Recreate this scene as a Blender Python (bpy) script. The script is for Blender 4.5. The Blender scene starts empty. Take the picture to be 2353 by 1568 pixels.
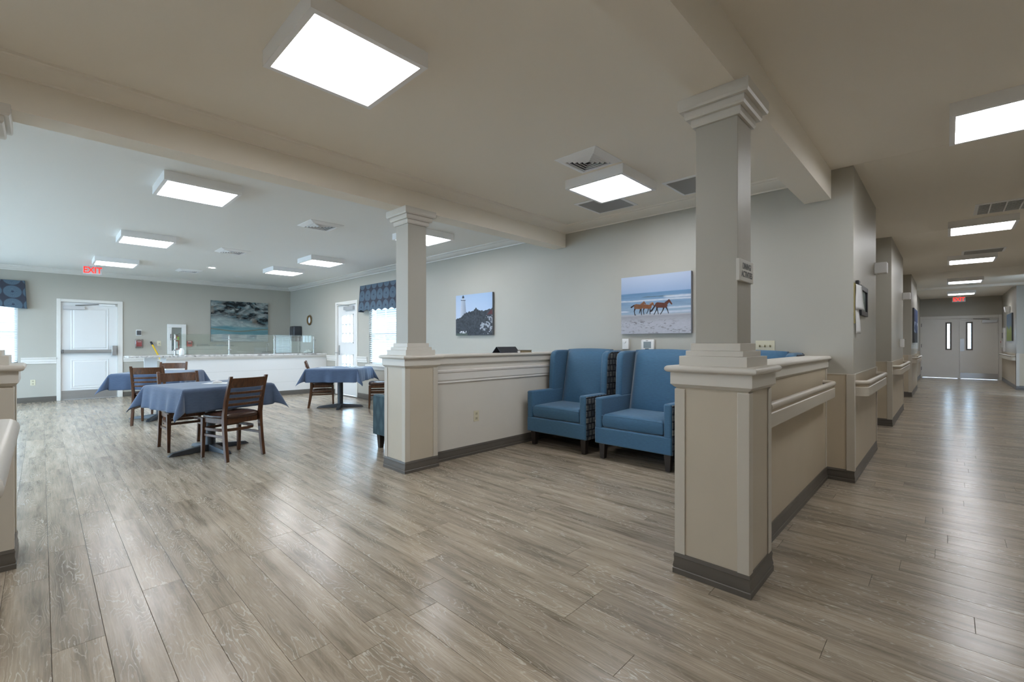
import bpy, bmesh, math, random
import numpy as np
from mathutils import Vector, Matrix

R_ = math.radians
random.seed(7)
scene = bpy.context.scene
COL = scene.collection

# ------------------------------------------------------------------ camera
YAW = R_(43.891)
cam_d = bpy.data.cameras.new('camera')
cam_d.sensor_fit = 'HORIZONTAL'
cam_d.sensor_width = 36.0
cam_d.lens = 1040.0 / 2353.0 * 36.0
cam_d.shift_y = 4.0 / 2353.0
cam_d.clip_start = 0.05
cam_d.clip_end = 200
cam = bpy.data.objects.new('camera', cam_d)
COL.objects.link(cam)
cam.location = (0, 0, 1.22)
cam.rotation_euler = (math.pi / 2, 0, YAW)
scene.camera = cam

# ------------------------------------------------------------------ colour management
scene.view_settings.view_transform = 'Standard'
scene.view_settings.look = 'None'
scene.view_settings.gamma = 1.0
scene.view_settings.use_curve_mapping = False
scene.view_settings.exposure = 0.82
try:
    scene.cycles.use_denoising = True
    scene.cycles.max_bounces = 10
    scene.cycles.diffuse_bounces = 6
    scene.cycles.glossy_bounces = 5
    scene.cycles.transparent_max_bounces = 24
    scene.cycles.caustics_reflective = False
    scene.cycles.caustics_refractive = False
    scene.cycles.sample_clamp_indirect = 6.0
except Exception:
    pass

# ------------------------------------------------------------------ sky (overcast daylight)
SKY = 8.5
LAMP = 12.5            # brightness of the ceiling panels
world = bpy.data.worlds.new('world')
scene.world = world
world.use_nodes = True
bg = world.node_tree.nodes['Background']
bg.inputs['Color'].default_value = (0.56, 0.75, 1.0, 1)
bg.inputs['Strength'].default_value = SKY

H_CEIL = 2.765
# plan (metres): +Y runs down the corridor, -X looks into the dining room
XF = -13.45            # far dining wall
YB = 4.90              # back wall (pictures, window, garden door)
YN = -2.68             # wall behind the camera
B1 = (-3.91, -3.71)    # beam between dining room and lounge
B2 = (-0.956, -0.75)   # beam between lounge and corridor
XR = 1.29              # right corridor wall
YE = 21.7              # end of corridor

# ================================================================== materials
MATS = {}
def nt_new(name):
    m = bpy.data.materials.new(name)
    m.use_nodes = True
    nt = m.node_tree
    b = nt.nodes['Principled BSDF']
    return m, nt, b

def mat(name, col, rough=0.5, metal=0.0, spec=0.5, noise=0.0, nscale=6.0, bump=0.0, bscale=120.0, coat=0.0, stretch=None):
    if name in MATS:
        return MATS[name]
    m, nt, b = nt_new(name)
    b.inputs['Base Color'].default_value = (*col, 1)
    b.inputs['Roughness'].default_value = rough
    b.inputs['Metallic'].default_value = metal
    b.inputs['Specular IOR Level'].default_value = spec
    if coat:
        b.inputs['Coat Weight'].default_value = coat
        b.inputs['Coat Roughness'].default_value = 0.15
    if noise or bump:
        tc = nt.nodes.new('ShaderNodeTexCoord')
        src = tc.outputs['Object']
        if stretch:
            mp = nt.nodes.new('ShaderNodeMapping')
            mp.inputs['Scale'].default_value = stretch
            nt.links.new(src, mp.inputs['Vector'])
            src = mp.outputs['Vector']
    if noise:
        n = nt.nodes.new('ShaderNodeTexNoise')
        n.inputs['Scale'].default_value = nscale
        n.inputs['Detail'].default_value = 5
        nt.links.new(src, n.inputs['Vector'])
        r = nt.nodes.new('ShaderNodeValToRGB')
        r.color_ramp.elements[0].position = 0.3
        r.color_ramp.elements[1].position = 0.7
        r.color_ramp.elements[0].color = (*[max(0, c * (1 - noise)) for c in col], 1)
        r.color_ramp.elements[1].color = (*[min(1, c * (1 + noise)) for c in col], 1)
        nt.links.new(n.outputs['Fac'], r.inputs['Fac'])
        nt.links.new(r.outputs['Color'], b.inputs['Base Color'])
    if bump:
        n2 = nt.nodes.new('ShaderNodeTexNoise')
        n2.inputs['Scale'].default_value = bscale
        n2.inputs['Detail'].default_value = 3
        nt.links.new(src, n2.inputs['Vector'])
        bp = nt.nodes.new('ShaderNodeBump')
        bp.inputs['Strength'].default_value = bump
        bp.inputs['Distance'].default_value = 0.002
        nt.links.new(n2.outputs['Fac'], bp.inputs['Height'])
        nt.links.new(bp.outputs['Normal'], b.inputs['Normal'])
    MATS[name] = m
    return m

def emis(name, col, s):
    if name in MATS:
        return MATS[name]
    m, nt, b = nt_new(name)
    b.inputs['Base Color'].default_value = (*col, 1)
    b.inputs['Emission Color'].default_value = (*col, 1)
    b.inputs['Emission Strength'].default_value = s
    MATS[name] = m
    return m

def glass_mat(name, tint=(0.93, 0.97, 0.96), refl=0.08, rough=0.02):
    if name in MATS:
        return MATS[name]
    m = bpy.data.materials.new(name)
    m.use_nodes = True
    nt = m.node_tree
    nt.nodes.clear()
    o = nt.nodes.new('ShaderNodeOutputMaterial')
    t = nt.nodes.new('ShaderNodeBsdfTransparent')
    t.inputs['Color'].default_value = (*tint, 1)
    g = nt.nodes.new('ShaderNodeBsdfGlossy')
    g.inputs['Roughness'].default_value = rough
    g.inputs['Color'].default_value = (1, 1, 1, 1)
    mx = nt.nodes.new('ShaderNodeMixShader')
    mx.inputs['Fac'].default_value = refl
    nt.links.new(t.outputs[0], mx.inputs[1])
    nt.links.new(g.outputs[0], mx.inputs[2])
    nt.links.new(mx.outputs[0], o.inputs['Surface'])
    MATS[name] = m
    return m

def paint_mat(name, rough=0.6, bump=0.15):
    """flat print held in a colour attribute of the mesh"""
    if name in MATS:
        return MATS[name]
    m, nt, b = nt_new(name)
    a = nt.nodes.new('ShaderNodeVertexColor')
    a.layer_name = 'print'
    nt.links.new(a.outputs['Color'], b.inputs['Base Color'])
    b.inputs['Roughness'].default_value = rough
    b.inputs['Specular IOR Level'].default_value = 0.25
    tc = nt.nodes.new('ShaderNodeTexCoord')
    n2 = nt.nodes.new('ShaderNodeTexNoise')
    n2.inputs['Scale'].default_value = 400
    nt.links.new(tc.outputs['Object'], n2.inputs['Vector'])
    bp = nt.nodes.new('ShaderNodeBump')
    bp.inputs['Strength'].default_value = bump
    bp.inputs['Distance'].default_value = 0.001
    nt.links.new(n2.outputs['Fac'], bp.inputs['Height'])
    nt.links.new(bp.outputs['Normal'], b.inputs['Normal'])
    MATS[name] = m
    return m

def srgb(r, g, b):
    f = lambda c: ((c / 255 + 0.055) / 1.055) ** 2.4 if c > 10 else c / 255 / 12.92
    return (f(r), f(g), f(b))

M_WALL = mat('wall_paint', (0.44, 0.423, 0.374), 0.45, noise=0.02, nscale=1.5, bump=0.1, bscale=250)
M_CEIL_W = mat('ceiling_white', (0.82, 0.82, 0.80), 0.7, bump=0.12, bscale=180)
M_CEIL_BOUNCE = mat('ceiling_bounce_tint', (0.87, 0.815, 0.725), 0.7, bump=0.12, bscale=180)  # warm off-white paint, tan tint of floor-bounced light put into the colour
M_TRIM = mat('white_trim', (0.74, 0.72, 0.685), 0.38, noise=0.015, nscale=3)
M_TRIM_T = mat('cream_trim', (0.66, 0.63, 0.575), 0.38, noise=0.02, nscale=3)
M_DADO = mat('taupe_panel', (0.54, 0.465, 0.355), 0.42, noise=0.03, nscale=2.5, bump=0.08, bscale=300)
M_PED = mat('pedestal_panel', (0.535, 0.475, 0.38), 0.42, noise=0.03, nscale=2.5, bump=0.08, bscale=300)
M_GUARD = mat('corner_guard', (0.56, 0.52, 0.45), 0.36, noise=0.015, nscale=3)
M_BASE = mat('vinyl_base', (0.110, 0.098, 0.084), 0.42, noise=0.06, nscale=8)
M_BASE_L = mat('vinyl_base_line', (0.30, 0.28, 0.25), 0.4)
M_RAIL = mat('rail_vinyl', (0.54, 0.495, 0.42), 0.38, bump=0.08, bscale=300)
M_WHITE = mat('white_plastic', (0.78, 0.78, 0.77), 0.4)
M_WHITED = mat('white_door', (0.76, 0.76, 0.755), 0.35)
M_IVORY = mat('ivory_plastic', (0.66, 0.62, 0.47), 0.4)
M_STEEL = mat('brushed_steel', (0.50, 0.50, 0.50), 0.32, metal=0.9, noise=0.06, nscale=4, stretch=(1, 1, 30))
M_STEELD = mat('dark_steel', (0.25, 0.25, 0.25), 0.35, metal=0.9)
M_ALU = mat('satin_aluminium', (0.55, 0.56, 0.58), 0.4, metal=0.5)
M_BLACK = mat('black_plastic', (0.025, 0.026, 0.03), 0.4)
M_DGREY = mat('dark_grey', (0.09, 0.09, 0.095), 0.5)
M_GREY = mat('mid_grey', (0.33, 0.33, 0.34), 0.5)
M_RED = mat('red_plastic', (0.45, 0.03, 0.03), 0.35)
M_YELLOW = mat('yellow_paint', (0.72, 0.46, 0.02), 0.4)
M_GRILLE = mat('grille_grey', (0.50, 0.50, 0.50), 0.5)
M_FIX = mat('fixture_frame', (0.90, 0.90, 0.91), 0.45)
M_DIFF = emis('panel_diffuser', (0.955, 0.97, 1.0), LAMP)
M_CAN = emis('can_lamp', (1.0, 0.93, 0.82), 70.0)
M_GLASS = glass_mat('window_glass')
M_GUARDGLASS = glass_mat('counter_glass', (0.90, 0.95, 0.93), 0.16)
M_PAPER = mat('paper', (0.72, 0.73, 0.74), 0.7)
M_TABLEBASE = mat('table_iron', (0.035, 0.041, 0.050), 0.35, noise=0.1, nscale=20)
M_LEGW = mat('dark_leg_wood', (0.030, 0.022, 0.018), 0.35)

def wood_mat():
    m, nt, b = nt_new('walnut_wood')
    tc = nt.nodes.new('ShaderNodeTexCoord')
    mp = nt.nodes.new('ShaderNodeMapping')
    mp.inputs['Scale'].default_value = (26, 26, 3)
    nt.links.new(tc.outputs['Object'], mp.inputs['Vector'])
    n = nt.nodes.new('ShaderNodeTexNoise')
    n.inputs['Scale'].default_value = 2.0
    n.inputs['Detail'].default_value = 6
    n.inputs['Distortion'].default_value = 1.0
    nt.links.new(mp.outputs['Vector'], n.inputs['Vector'])
    r = nt.nodes.new('ShaderNodeValToRGB')
    r.color_ramp.elements[0].position = 0.25
    r.color_ramp.elements[0].color = (0.042, 0.017, 0.008, 1)
    r.color_ramp.elements[1].position = 0.8
    r.color_ramp.elements[1].color = (0.150, 0.062, 0.026, 1)
    nt.links.new(n.outputs['Fac'], r.inputs['Fac'])
    nt.links.new(r.outputs['Color'], b.inputs['Base Color'])
    b.inputs['Roughness'].default_value = 0.3
    MATS['walnut_wood'] = m
    return m
M_WOOD = wood_mat()
M_VINYL = mat('brown_vinyl', (0.048, 0.023, 0.015), 0.26, noise=0.1, nscale=10, bump=0.1, bscale=200)

def fabric(name, c, rough=0.85, weave=500.0):
    m, nt, b = nt_new(name)
    tc = nt.nodes.new('ShaderNodeTexCoord')
    mp = nt.nodes.new('ShaderNodeMapping')
    mp.inputs['Scale'].default_value = (6, 6, 60)
    nt.links.new(tc.outputs['Object'], mp.inputs['Vector'])
    n = nt.nodes.new('ShaderNodeTexNoise')
    n.inputs['Scale'].default_value = 4
    n.inputs['Detail'].default_value = 4
    nt.links.new(mp.outputs['Vector'], n.inputs['Vector'])
    r = nt.nodes.new('ShaderNodeValToRGB')
    r.color_ramp.elements[0].position = 0.3
    r.color_ramp.elements[1].position = 0.72
    r.color_ramp.elements[0].color = (*[k * 0.86 for k in c], 1)
    r.color_ramp.elements[1].color = (*[k * 1.12 for k in c], 1)
    nt.links.new(n.outputs['Fac'], r.inputs['Fac'])
    nt.links.new(r.outputs['Color'], b.inputs['Base Color'])
    b.inputs['Roughness'].default_value = rough
    b.inputs['Specular IOR Level'].default_value = 0.3
    b.inputs['Sheen Weight'].default_value = 0.25
    w = nt.nodes.new('ShaderNodeTexNoise')
    w.inputs['Scale'].default_value = weave
    nt.links.new(tc.outputs['Object'], w.inputs['Vector'])
    bp = nt.nodes.new('ShaderNodeBump')
    bp.inputs['Strength'].default_value = 0.2
    bp.inputs['Distance'].default_value = 0.001
    nt.links.new(w.outputs['Fac'], bp.inputs['Height'])
    nt.links.new(bp.outputs['Normal'], b.inputs['Normal'])
    MATS[name] = m
    return m
M_BLUE = fabric('blue_upholstery', (0.052, 0.142, 0.250), 0.6)
M_CLOTH = fabric('slate_blue_cloth', (0.062, 0.094, 0.160), 0.8)

def pattern_mat():
    """woven squares within squares in navy, grey and cream"""
    m, nt, b = nt_new('squares_fabric')
    tc = nt.nodes.new('ShaderNodeTexCoord')
    sp = nt.nodes.new('ShaderNodeSeparateXYZ')
    nt.links.new(tc.outputs['Object'], sp.inputs[0])
    ad = nt.nodes.new('ShaderNodeMath'); ad.operation = 'ADD'
    nt.links.new(sp.outputs['X'], ad.inputs[0]); nt.links.new(sp.outputs['Y'], ad.inputs[1])
    cb = nt.nodes.new('ShaderNodeCombineXYZ')
    nt.links.new(ad.outputs[0], cb.inputs['X']); nt.links.new(sp.outputs['Z'], cb.inputs['Y'])
    def brick(scale, off, c1, c2, mort, ms):
        k = nt.nodes.new('ShaderNodeTexBrick')
        k.offset = off
        k.inputs['Scale'].default_value = scale
        k.inputs['Color1'].default_value = (*c1, 1)
        k.inputs['Color2'].default_value = (*c2, 1)
        k.inputs['Mortar'].default_value = (*mort, 1)
        k.inputs['Mortar Size'].default_value = ms
        k.inputs['Brick Width'].default_value = 0.55
        k.inputs['Row Height'].default_value = 0.62
        nt.links.new(cb.outputs[0], k.inputs['Vector'])
        return k
    k1 = brick(9.0, 0.3, (0.30, 0.30, 0.285), (0.10, 0.125, 0.16), (0.018, 0.025, 0.042), 0.07)
    k2 = brick(23.0, 0.5, (0.9, 0.9, 0.88), (0.35, 0.38, 0.42), (0.12, 0.14, 0.18), 0.06)
    mx = nt.nodes.new('ShaderNodeMix'); mx.data_type = 'RGBA'; mx.blend_type = 'MULTIPLY'
    mx.inputs[0].default_value = 0.75
    nt.links.new(k1.outputs['Color'], mx.inputs[6]); nt.links.new(k2.outputs['Color'], mx.inputs[7])
    nt.links.new(mx.outputs[2], b.inputs['Base Color'])
    b.inputs['Roughness'].default_value = 0.8
    MATS['squares_fabric'] = m
    return m
M_SQUARES = pattern_mat()

def teal_mat():
    m, nt, b = nt_new('teal_diamond_fabric')
    tc = nt.nodes.new('ShaderNodeTexCoord')
    sp = nt.nodes.new('ShaderNodeSeparateXYZ')
    nt.links.new(tc.outputs['Object'], sp.inputs[0])
    def tri(sock_a, sock_b, sgn):
        a = nt.nodes.new('ShaderNodeMath'); a.operation = 'MULTIPLY_ADD'
        a.inputs[1].default_value = sgn * 0.5
        nt.links.new(sock_b, a.inputs[0]); nt.links.new(sock_a, a.inputs[2])
        p = nt.nodes.new('ShaderNodeMath'); p.operation = 'PINGPONG'
        p.inputs[1].default_value = 0.07
        nt.links.new(a.outputs[0], p.inputs[0])
        return p
    ad = nt.nodes.new('ShaderNodeMath'); ad.operation = 'ADD'
    nt.links.new(sp.outputs['X'], ad.inputs[0]); nt.links.new(sp.outputs['Y'], ad.inputs[1])
    p1 = tri(ad.outputs[0], sp.outputs['Z'], 1); p2 = tri(ad.outputs[0], sp.outputs['Z'], -1)
    mn = nt.nodes.new('ShaderNodeMath'); mn.operation = 'MINIMUM'
    nt.links.new(p1.outputs[0], mn.inputs[0]); nt.links.new(p2.outputs[0], mn.inputs[1])
    r = nt.nodes.new('ShaderNodeValToRGB')
    r.color_ramp.elements[0].position = 0.01
    r.color_ramp.elements[0].color = (0.030, 0.065, 0.085, 1)
    r.color_ramp.elements[1].position = 0.055
    r.color_ramp.elements[1].color = (0.055, 0.105, 0.13, 1)
    nt.links.new(mn.outputs[0], r.inputs['Fac'])
    nt.links.new(r.outputs['Color'], b.inputs['Base Color'])
    b.inputs['Roughness'].default_value = 0.8
    MATS['teal'] = m
    return m
M_TEAL = teal_mat()

def floor_mat():
    """limed oak vinyl planks: grain follows X, every plank shifted by its own random number"""
    m, nt, b = nt_new('limed_oak_plank')
    N = nt.nodes.new; L = nt.links.new
    geo = N('ShaderNodeNewGeometry'); oi = N('ShaderNodeObjectInfo')
    rnd = N('ShaderNodeMath'); rnd.operation = 'ADD'
    L(geo.outputs['Random Per Island'], rnd.inputs[0]); L(oi.outputs['Random'], rnd.inputs[1])
    frac = N('ShaderNodeMath'); frac.operation = 'FRACT'; L(rnd.outputs[0], frac.inputs[0])
    off = N('ShaderNodeVectorMath'); off.operation = 'SCALE'
    off.inputs[0].default_value = (37.0, 91.0, 53.0)
    L(frac.outputs[0], off.inputs['Scale'])
    pos = N('ShaderNodeVectorMath'); pos.operation = 'ADD'
    L(geo.outputs['Position'], pos.inputs[0]); L(off.outputs['Vector'], pos.inputs[1])
    # broad cathedral figure
    mp = N('ShaderNodeMapping'); mp.inputs['Scale'].default_value = (1.3, 7.5, 1)
    L(pos.outputs['Vector'], mp.inputs['Vector'])
    n1 = N('ShaderNodeTexNoise'); n1.inputs['Scale'].default_value = 1.1
    n1.inputs['Detail'].default_value = 2.0; n1.inputs['Roughness'].default_value = 0.45
    L(mp.outputs['Vector'], n1.inputs['Vector'])
    # rings = contour lines of n1
    mul = N('ShaderNodeMath'); mul.operation = 'MULTIPLY'; mul.inputs[1].default_value = 26.0
    L(n1.outputs['Fac'], mul.inputs[0])
    jit = N('ShaderNodeTexNoise'); jit.inputs['Scale'].default_value = 14.0; jit.inputs['Detail'].default_value = 3
    mpj = N('ShaderNodeMapping'); mpj.inputs['Scale'].default_value = (1.0, 5.0, 1)
    L(pos.outputs['Vector'], mpj.inputs['Vector']); L(mpj.outputs['Vector'], jit.inputs['Vector'])
    mad = N('ShaderNodeMath'); mad.operation = 'MULTIPLY_ADD'; mad.inputs[1].default_value = 1.6
    L(jit.outputs['Fac'], mad.inputs[0]); L(mul.outputs[0], mad.inputs[2])
    pp = N('ShaderNodeMath'); pp.operation = 'PINGPONG'; pp.inputs[1].default_value = 0.5
    L(mad.outputs[0], pp.inputs[0])
    ring = N('ShaderNodeMapRange')
    ring.inputs['From Min'].default_value = 0.0; ring.inputs['From Max'].default_value = 0.13
    ring.inputs['To Min'].default_value = 1.0; ring.inputs['To Max'].default_value = 0.0
    L(pp.outputs[0], ring.inputs['Value'])
    # fine straight grain
    mpf = N('ShaderNodeMapping'); mpf.inputs['Scale'].default_value = (2.2, 75, 1)
    L(pos.outputs['Vector'], mpf.inputs['Vector'])
    nf = N('ShaderNodeTexNoise'); nf.inputs['Scale'].default_value = 2.0; nf.inputs['Detail'].default_value = 6
    nf.inputs['Roughness'].default_value = 0.65
    L(mpf.outputs['Vector'], nf.inputs['Vector'])
    # dark long streaks
    mps = N('ShaderNodeMapping'); mps.inputs['Scale'].default_value = (1.1, 11, 1); mps.inputs['Location'].default_value = (5, 3, 0)
    L(pos.outputs['Vector'], mps.inputs['Vector'])
    ns = N('ShaderNodeTexNoise'); ns.inputs['Scale'].default_value = 1.6; ns.inputs['Detail'].default_value = 5
    ns.inputs['Roughness'].default_value = 0.6
    L(mps.outputs['Vector'], ns.inputs['Vector'])
    ramp = N('ShaderNodeValToRGB')
    cr = ramp.color_ramp
    cr.elements[0].position = 0.30; cr.elements[0].color = (0.185, 0.150, 0.105, 1)
    cr.elements[1].position = 0.72; cr.elements[1].color = (0.440, 0.372, 0.287, 1)
    e = cr.elements.new(0.48); e.color = (0.322, 0.266, 0.202, 1)
    L(ns.outputs['Fac'], ramp.inputs['Fac'])
    # fine grain overlay
    fr = N('ShaderNodeMapRange')
    fr.inputs['From Min'].default_value = 0.3; fr.inputs['From Max'].default_value = 0.7
    fr.inputs['To Min'].default_value = 0.80; fr.inputs['To Max'].default_value = 1.14
    L(nf.outputs['Fac'], fr.inputs['Value'])
    mx1 = N('ShaderNodeVectorMath'); mx1.operation = 'SCALE'
    L(ramp.outputs['Color'], mx1.inputs[0]); L(fr.outputs['Result'], mx1.inputs['Scale'])
    # plank to plank tone
    tone = N('ShaderNodeMapRange'); tone.inputs['To Min'].default_value = 0.86; tone.inputs['To Max'].default_value = 1.12
    L(frac.outputs[0], tone.inputs['Value'])
    mx2 = N('ShaderNodeVectorMath'); mx2.operation = 'SCALE'
    L(mx1.outputs['Vector'], mx2.inputs[0]); L(tone.outputs['Result'], mx2.inputs['Scale'])
    # lime in the rings, only in patches
    msk = N('ShaderNodeTexNoise'); msk.inputs['Scale'].default_value = 2.6; msk.inputs['Detail'].default_value = 1
    mpm = N('ShaderNodeMapping'); mpm.inputs['Scale'].default_value = (1, 3, 1); mpm.inputs['Location'].default_value = (11, 2, 0)
    L(pos.outputs['Vector'], mpm.inputs['Vector']); L(mpm.outputs['Vector'], msk.inputs['Vector'])
    mr = N('ShaderNodeMapRange'); mr.inputs['From Min'].default_value = 0.42; mr.inputs['From Max'].default_value = 0.62
    mr.inputs['To Min'].default_value = 0.10; mr.inputs['To Max'].default_value = 0.85
    L(msk.outputs['Fac'], mr.inputs['Value'])
    fm = N('ShaderNodeMath'); fm.operation = 'MULTIPLY'
    L(ring.outputs['Result'], fm.inputs[0]); L(mr.outputs['Result'], fm.inputs[1])
    fm2 = N('ShaderNodeMath'); fm2.operation = 'MULTIPLY'; fm2.inputs[1].default_value = 0.85
    L(fm.outputs[0], fm2.inputs[0])
    mix = N('ShaderNodeMix'); mix.data_type = 'RGBA'
    mix.inputs[7].default_value = (0.60, 0.56, 0.48, 1)
    L(fm2.outputs[0], mix.inputs[0]); L(mx2.outputs['Vector'], mix.inputs[6])
    L(mix.outputs[2], b.inputs['Base Color'])
    # worn sheen
    nr = N('ShaderNodeTexNoise'); nr.inputs['Scale'].default_value = 2.2; nr.inputs['Detail'].default_value = 6
    L(geo.outputs['Position'], nr.inputs['Vector'])
    rr = N('ShaderNodeMapRange'); rr.inputs['From Min'].default_value = 0.3; rr.inputs['From Max'].default_value = 0.7
    rr.inputs['To Min'].default_value = 0.225; rr.inputs['To Max'].default_value = 0.258
    L(nr.outputs['Fac'], rr.inputs['Value'])
    L(rr.outputs['Result'], b.inputs['Roughness'])
    b.inputs['Specular IOR Level'].default_value = 0.5
    bp = N('ShaderNodeBump'); bp.inputs['Strength'].default_value = 0.25; bp.inputs['Distance'].default_value = 0.0007
    L(nf.outputs['Fac'], bp.inputs['Height']); L(bp.outputs['Normal'], b.inputs['Normal'])
    MATS['floor'] = m
    return m
M_FLOOR = floor_mat()
M_GAP = mat('floor_gap', (0.10, 0.085, 0.068), 0.8)

def stone_mat():
    m, nt, b = nt_new('marbled_laminate')
    tc = nt.nodes.new('ShaderNodeTexCoord')
    n = nt.nodes.new('ShaderNodeTexNoise'); n.inputs['Scale'].default_value = 5; n.inputs['Detail'].default_value = 8
    n.inputs['Distortion'].default_value = 2.0
    nt.links.new(tc.outputs['Object'], n.inputs['Vector'])
    r = nt.nodes.new('ShaderNodeValToRGB')
    r.color_ramp.elements[0].position = 0.35; r.color_ramp.elements[0].color = (0.30, 0.29, 0.28, 1)
    r.color_ramp.elements[1].position = 0.55; r.color_ramp.elements[1].color = (0.68, 0.67, 0.66, 1)
    nt.links.new(n.outputs['Fac'], r.inputs['Fac']); nt.links.new(r.outputs['Color'], b.inputs['Base Color'])
    b.inputs['Roughness'].default_value = 0.22
    MATS['stone'] = m
    return m
M_STONE = stone_mat()

# ================================================================== mesh helpers
class MB:
    def __init__(s):
        s.v = []; s.f = []
    def add(s, vs, fs):
        n = len(s.v)
        s.v += [tuple(p) for p in vs]
        s.f += [tuple(i + n for i in f) for f in fs]
        return s
    def box(s, x0, x1, y0, y1, z0, z1):
        x0, x1 = min(x0, x1), max(x0, x1); y0, y1 = min(y0, y1), max(y0, y1); z0, z1 = min(z0, z1), max(z0, z1)
        return s.add([(x0, y0, z0), (x1, y0, z0), (x1, y1, z0), (x0, y1, z0), (x0, y0, z1), (x1, y0, z1), (x1, y1, z1), (x0, y1, z1)],
                     [(0, 3, 2, 1), (4, 5, 6, 7), (0, 1, 5, 4), (1, 2, 6, 5), (2, 3, 7, 6), (3, 0, 4, 7)])
    def loft(s, rings, close=True, caps=True):
        n = len(rings[0]); vs = []; fs = []
        for r in rings: vs += r
        for i in range(len(rings) - 1):
            for j in range(n if close else n - 1):
                k = (j + 1) % n
                fs.append((i * n + j, i * n + k, (i + 1) * n + k, (i + 1) * n + j))
        if caps:
            fs.append(tuple(reversed(range(n))))
            fs.append(tuple(range((len(rings) - 1) * n, len(rings) * n)))
        return s.add(vs, fs)
    def frustum(s, cx, cy, hx0, hy0, z0, hx1, hy1, z1):
        q = lambda hx, hy, z: [(cx - hx, cy - hy, z), (cx + hx, cy - hy, z), (cx + hx, cy + hy, z), (cx - hx, cy + hy, z)]
        return s.loft([q(hx0, hy0, z0), q(hx1, hy1, z1)])
    def tube(s, path, r, n=10, caps=True):
        path = [Vector(p) for p in path]
        rad = r if isinstance(r, (list, tuple)) else [r] * len(path)
        rings = []; up = Vector((0, 0, 1)); pu = None
        for i, p in enumerate(path):
            d = (path[min(i + 1, len(path) - 1)] - path[max(i - 1, 0)]).normalized()
            if pu is None:
                pu = d.cross(up)
                if pu.length < 1e-4: pu = d.cross(Vector((1, 0, 0)))
                pu.normalize()
            u = (pu - d * pu.dot(d)).normalized(); pu = u
            w = d.cross(u)
            rings.append([tuple(p + (u * math.cos(2 * math.pi * k / n) + w * math.sin(2 * math.pi * k / n)) * rad[i]) for k in range(n)])
        return s.loft(rings, True, caps)
    def lathe(s, prof, c=(0, 0, 0), n=20, axis='z'):
        rings = []
        for r, z in prof:
            ring = []
            for k in range(n):
                a = 2 * math.pi * k / n
                p = (r * math.cos(a), r * math.sin(a), z)
                if axis == 'y': p = (p[0], p[2], -p[1])
                if axis == 'x': p = (p[2], p[0], p[1])
                ring.append((p[0] + c[0], p[1] + c[1], p[2] + c[2]))
            rings.append(ring)
        return s.loft(rings)
    def prism(s, poly, y0, y1, plane='xz'):
        """polygon extruded; plane xz -> along y, yz -> along x, xy -> along z"""
        def P(a, b, t):
            return {'xz': (a, t, b), 'yz': (t, a, b), 'xy': (a, b, t)}[plane]
        return s.loft([[P(a, b, y0) for a, b in poly], [P(a, b, y1) for a, b in poly]])
    def sweep(s, path, prof, closed=False):
        """profile (n, z) swept along a plan path; n is measured to the left of the direction of travel"""
        P = [Vector((p[0], p[1])) for p in path]
        m = len(P); rings = []
        for i in range(m):
            if closed or 0 < i < m - 1:
                a = (P[i] - P[i - 1]).normalized(); c = (P[(i + 1) % m] - P[i]).normalized()
                na = Vector((-a.y, a.x)); nc = Vector((-c.y, c.x))
                h = (na + nc); h.normalize()
                h = h / max(0.25, h.dot(na))
            else:
                a = (P[1] - P[0]) if i == 0 else (P[-1] - P[-2])
                a.normalize(); h = Vector((-a.y, a.x))
            rings.append([(P[i].x + h.x * n, P[i].y + h.y * n, z) for n, z in prof])
        if closed:
            rings.append(rings[0])
        return s.loft(rings, True, not closed)
    def build(s, name, m, parent=None, loc=(0, 0, 0), rotz=0.0, smooth=False, bevel=0.0, seg=2, kind=None, angle=35):
        me = bpy.data.meshes.new(name)
        me.from_pydata(s.v, [], s.f)
        bm = bmesh.new(); bm.from_mesh(me)
        bmesh.ops.recalc_face_normals(bm, faces=bm.faces)
        bm.to_mesh(me); bm.free()
        me.materials.append(m)
        if smooth:
            for p in me.polygons: p.use_smooth = True
            try: me.set_sharp_from_angle(angle=R_(angle))
            except Exception: pass
        o = bpy.data.objects.new(name, me)
        COL.objects.link(o)
        o.parent = parent
        o.location = loc; o.rotation_euler = (0, 0, rotz)
        if bevel:
            b = o.modifiers.new('bevel', 'BEVEL')
            b.width = bevel; b.segments = seg; b.limit_method = 'ANGLE'; b.angle_limit = R_(40)
            b.harden_normals = False
            for p in me.polygons: p.use_smooth = True
            try: me.set_sharp_from_angle(angle=R_(angle))
            except Exception: pass
        if kind: o['kind'] = kind
        return o

def tag(o, label=None, cat=None, group=None, kind=None):
    if label: o['label'] = label
    if cat: o['category'] = cat
    if group: o['group'] = group
    if kind: o['kind'] = kind
    return o

def thing(name, label, cat, loc=(0, 0, 0), rotz=0.0, group=None, kind=None):
    o = bpy.data.objects.new(name, None)
    o.empty_display_size = 0.1
    COL.objects.link(o)
    o.location = loc; o.rotation_euler = (0, 0, rotz)
    return tag(o, label, cat, group, kind)

def copy_tree(o, parent=None):
    c = o.copy(); COL.objects.link(c); c.parent = parent
    for ch in list(o.children):
        copy_tree(ch, c)
    return c

def dup(root, loc, rotz, label, group=None):
    c = copy_tree(root)
    c.location = loc; c.rotation_euler = (0, 0, rotz)
    c['label'] = label
    if group: c['group'] = group
    return c

def bx(name, m, parent, x0, x1, y0, y1, z0, z1, bevel=0.0, seg=2, **k):
    return MB().box(x0, x1, y0, y1, z0, z1).build(name, m, parent, bevel=bevel, seg=seg, **k)

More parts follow.
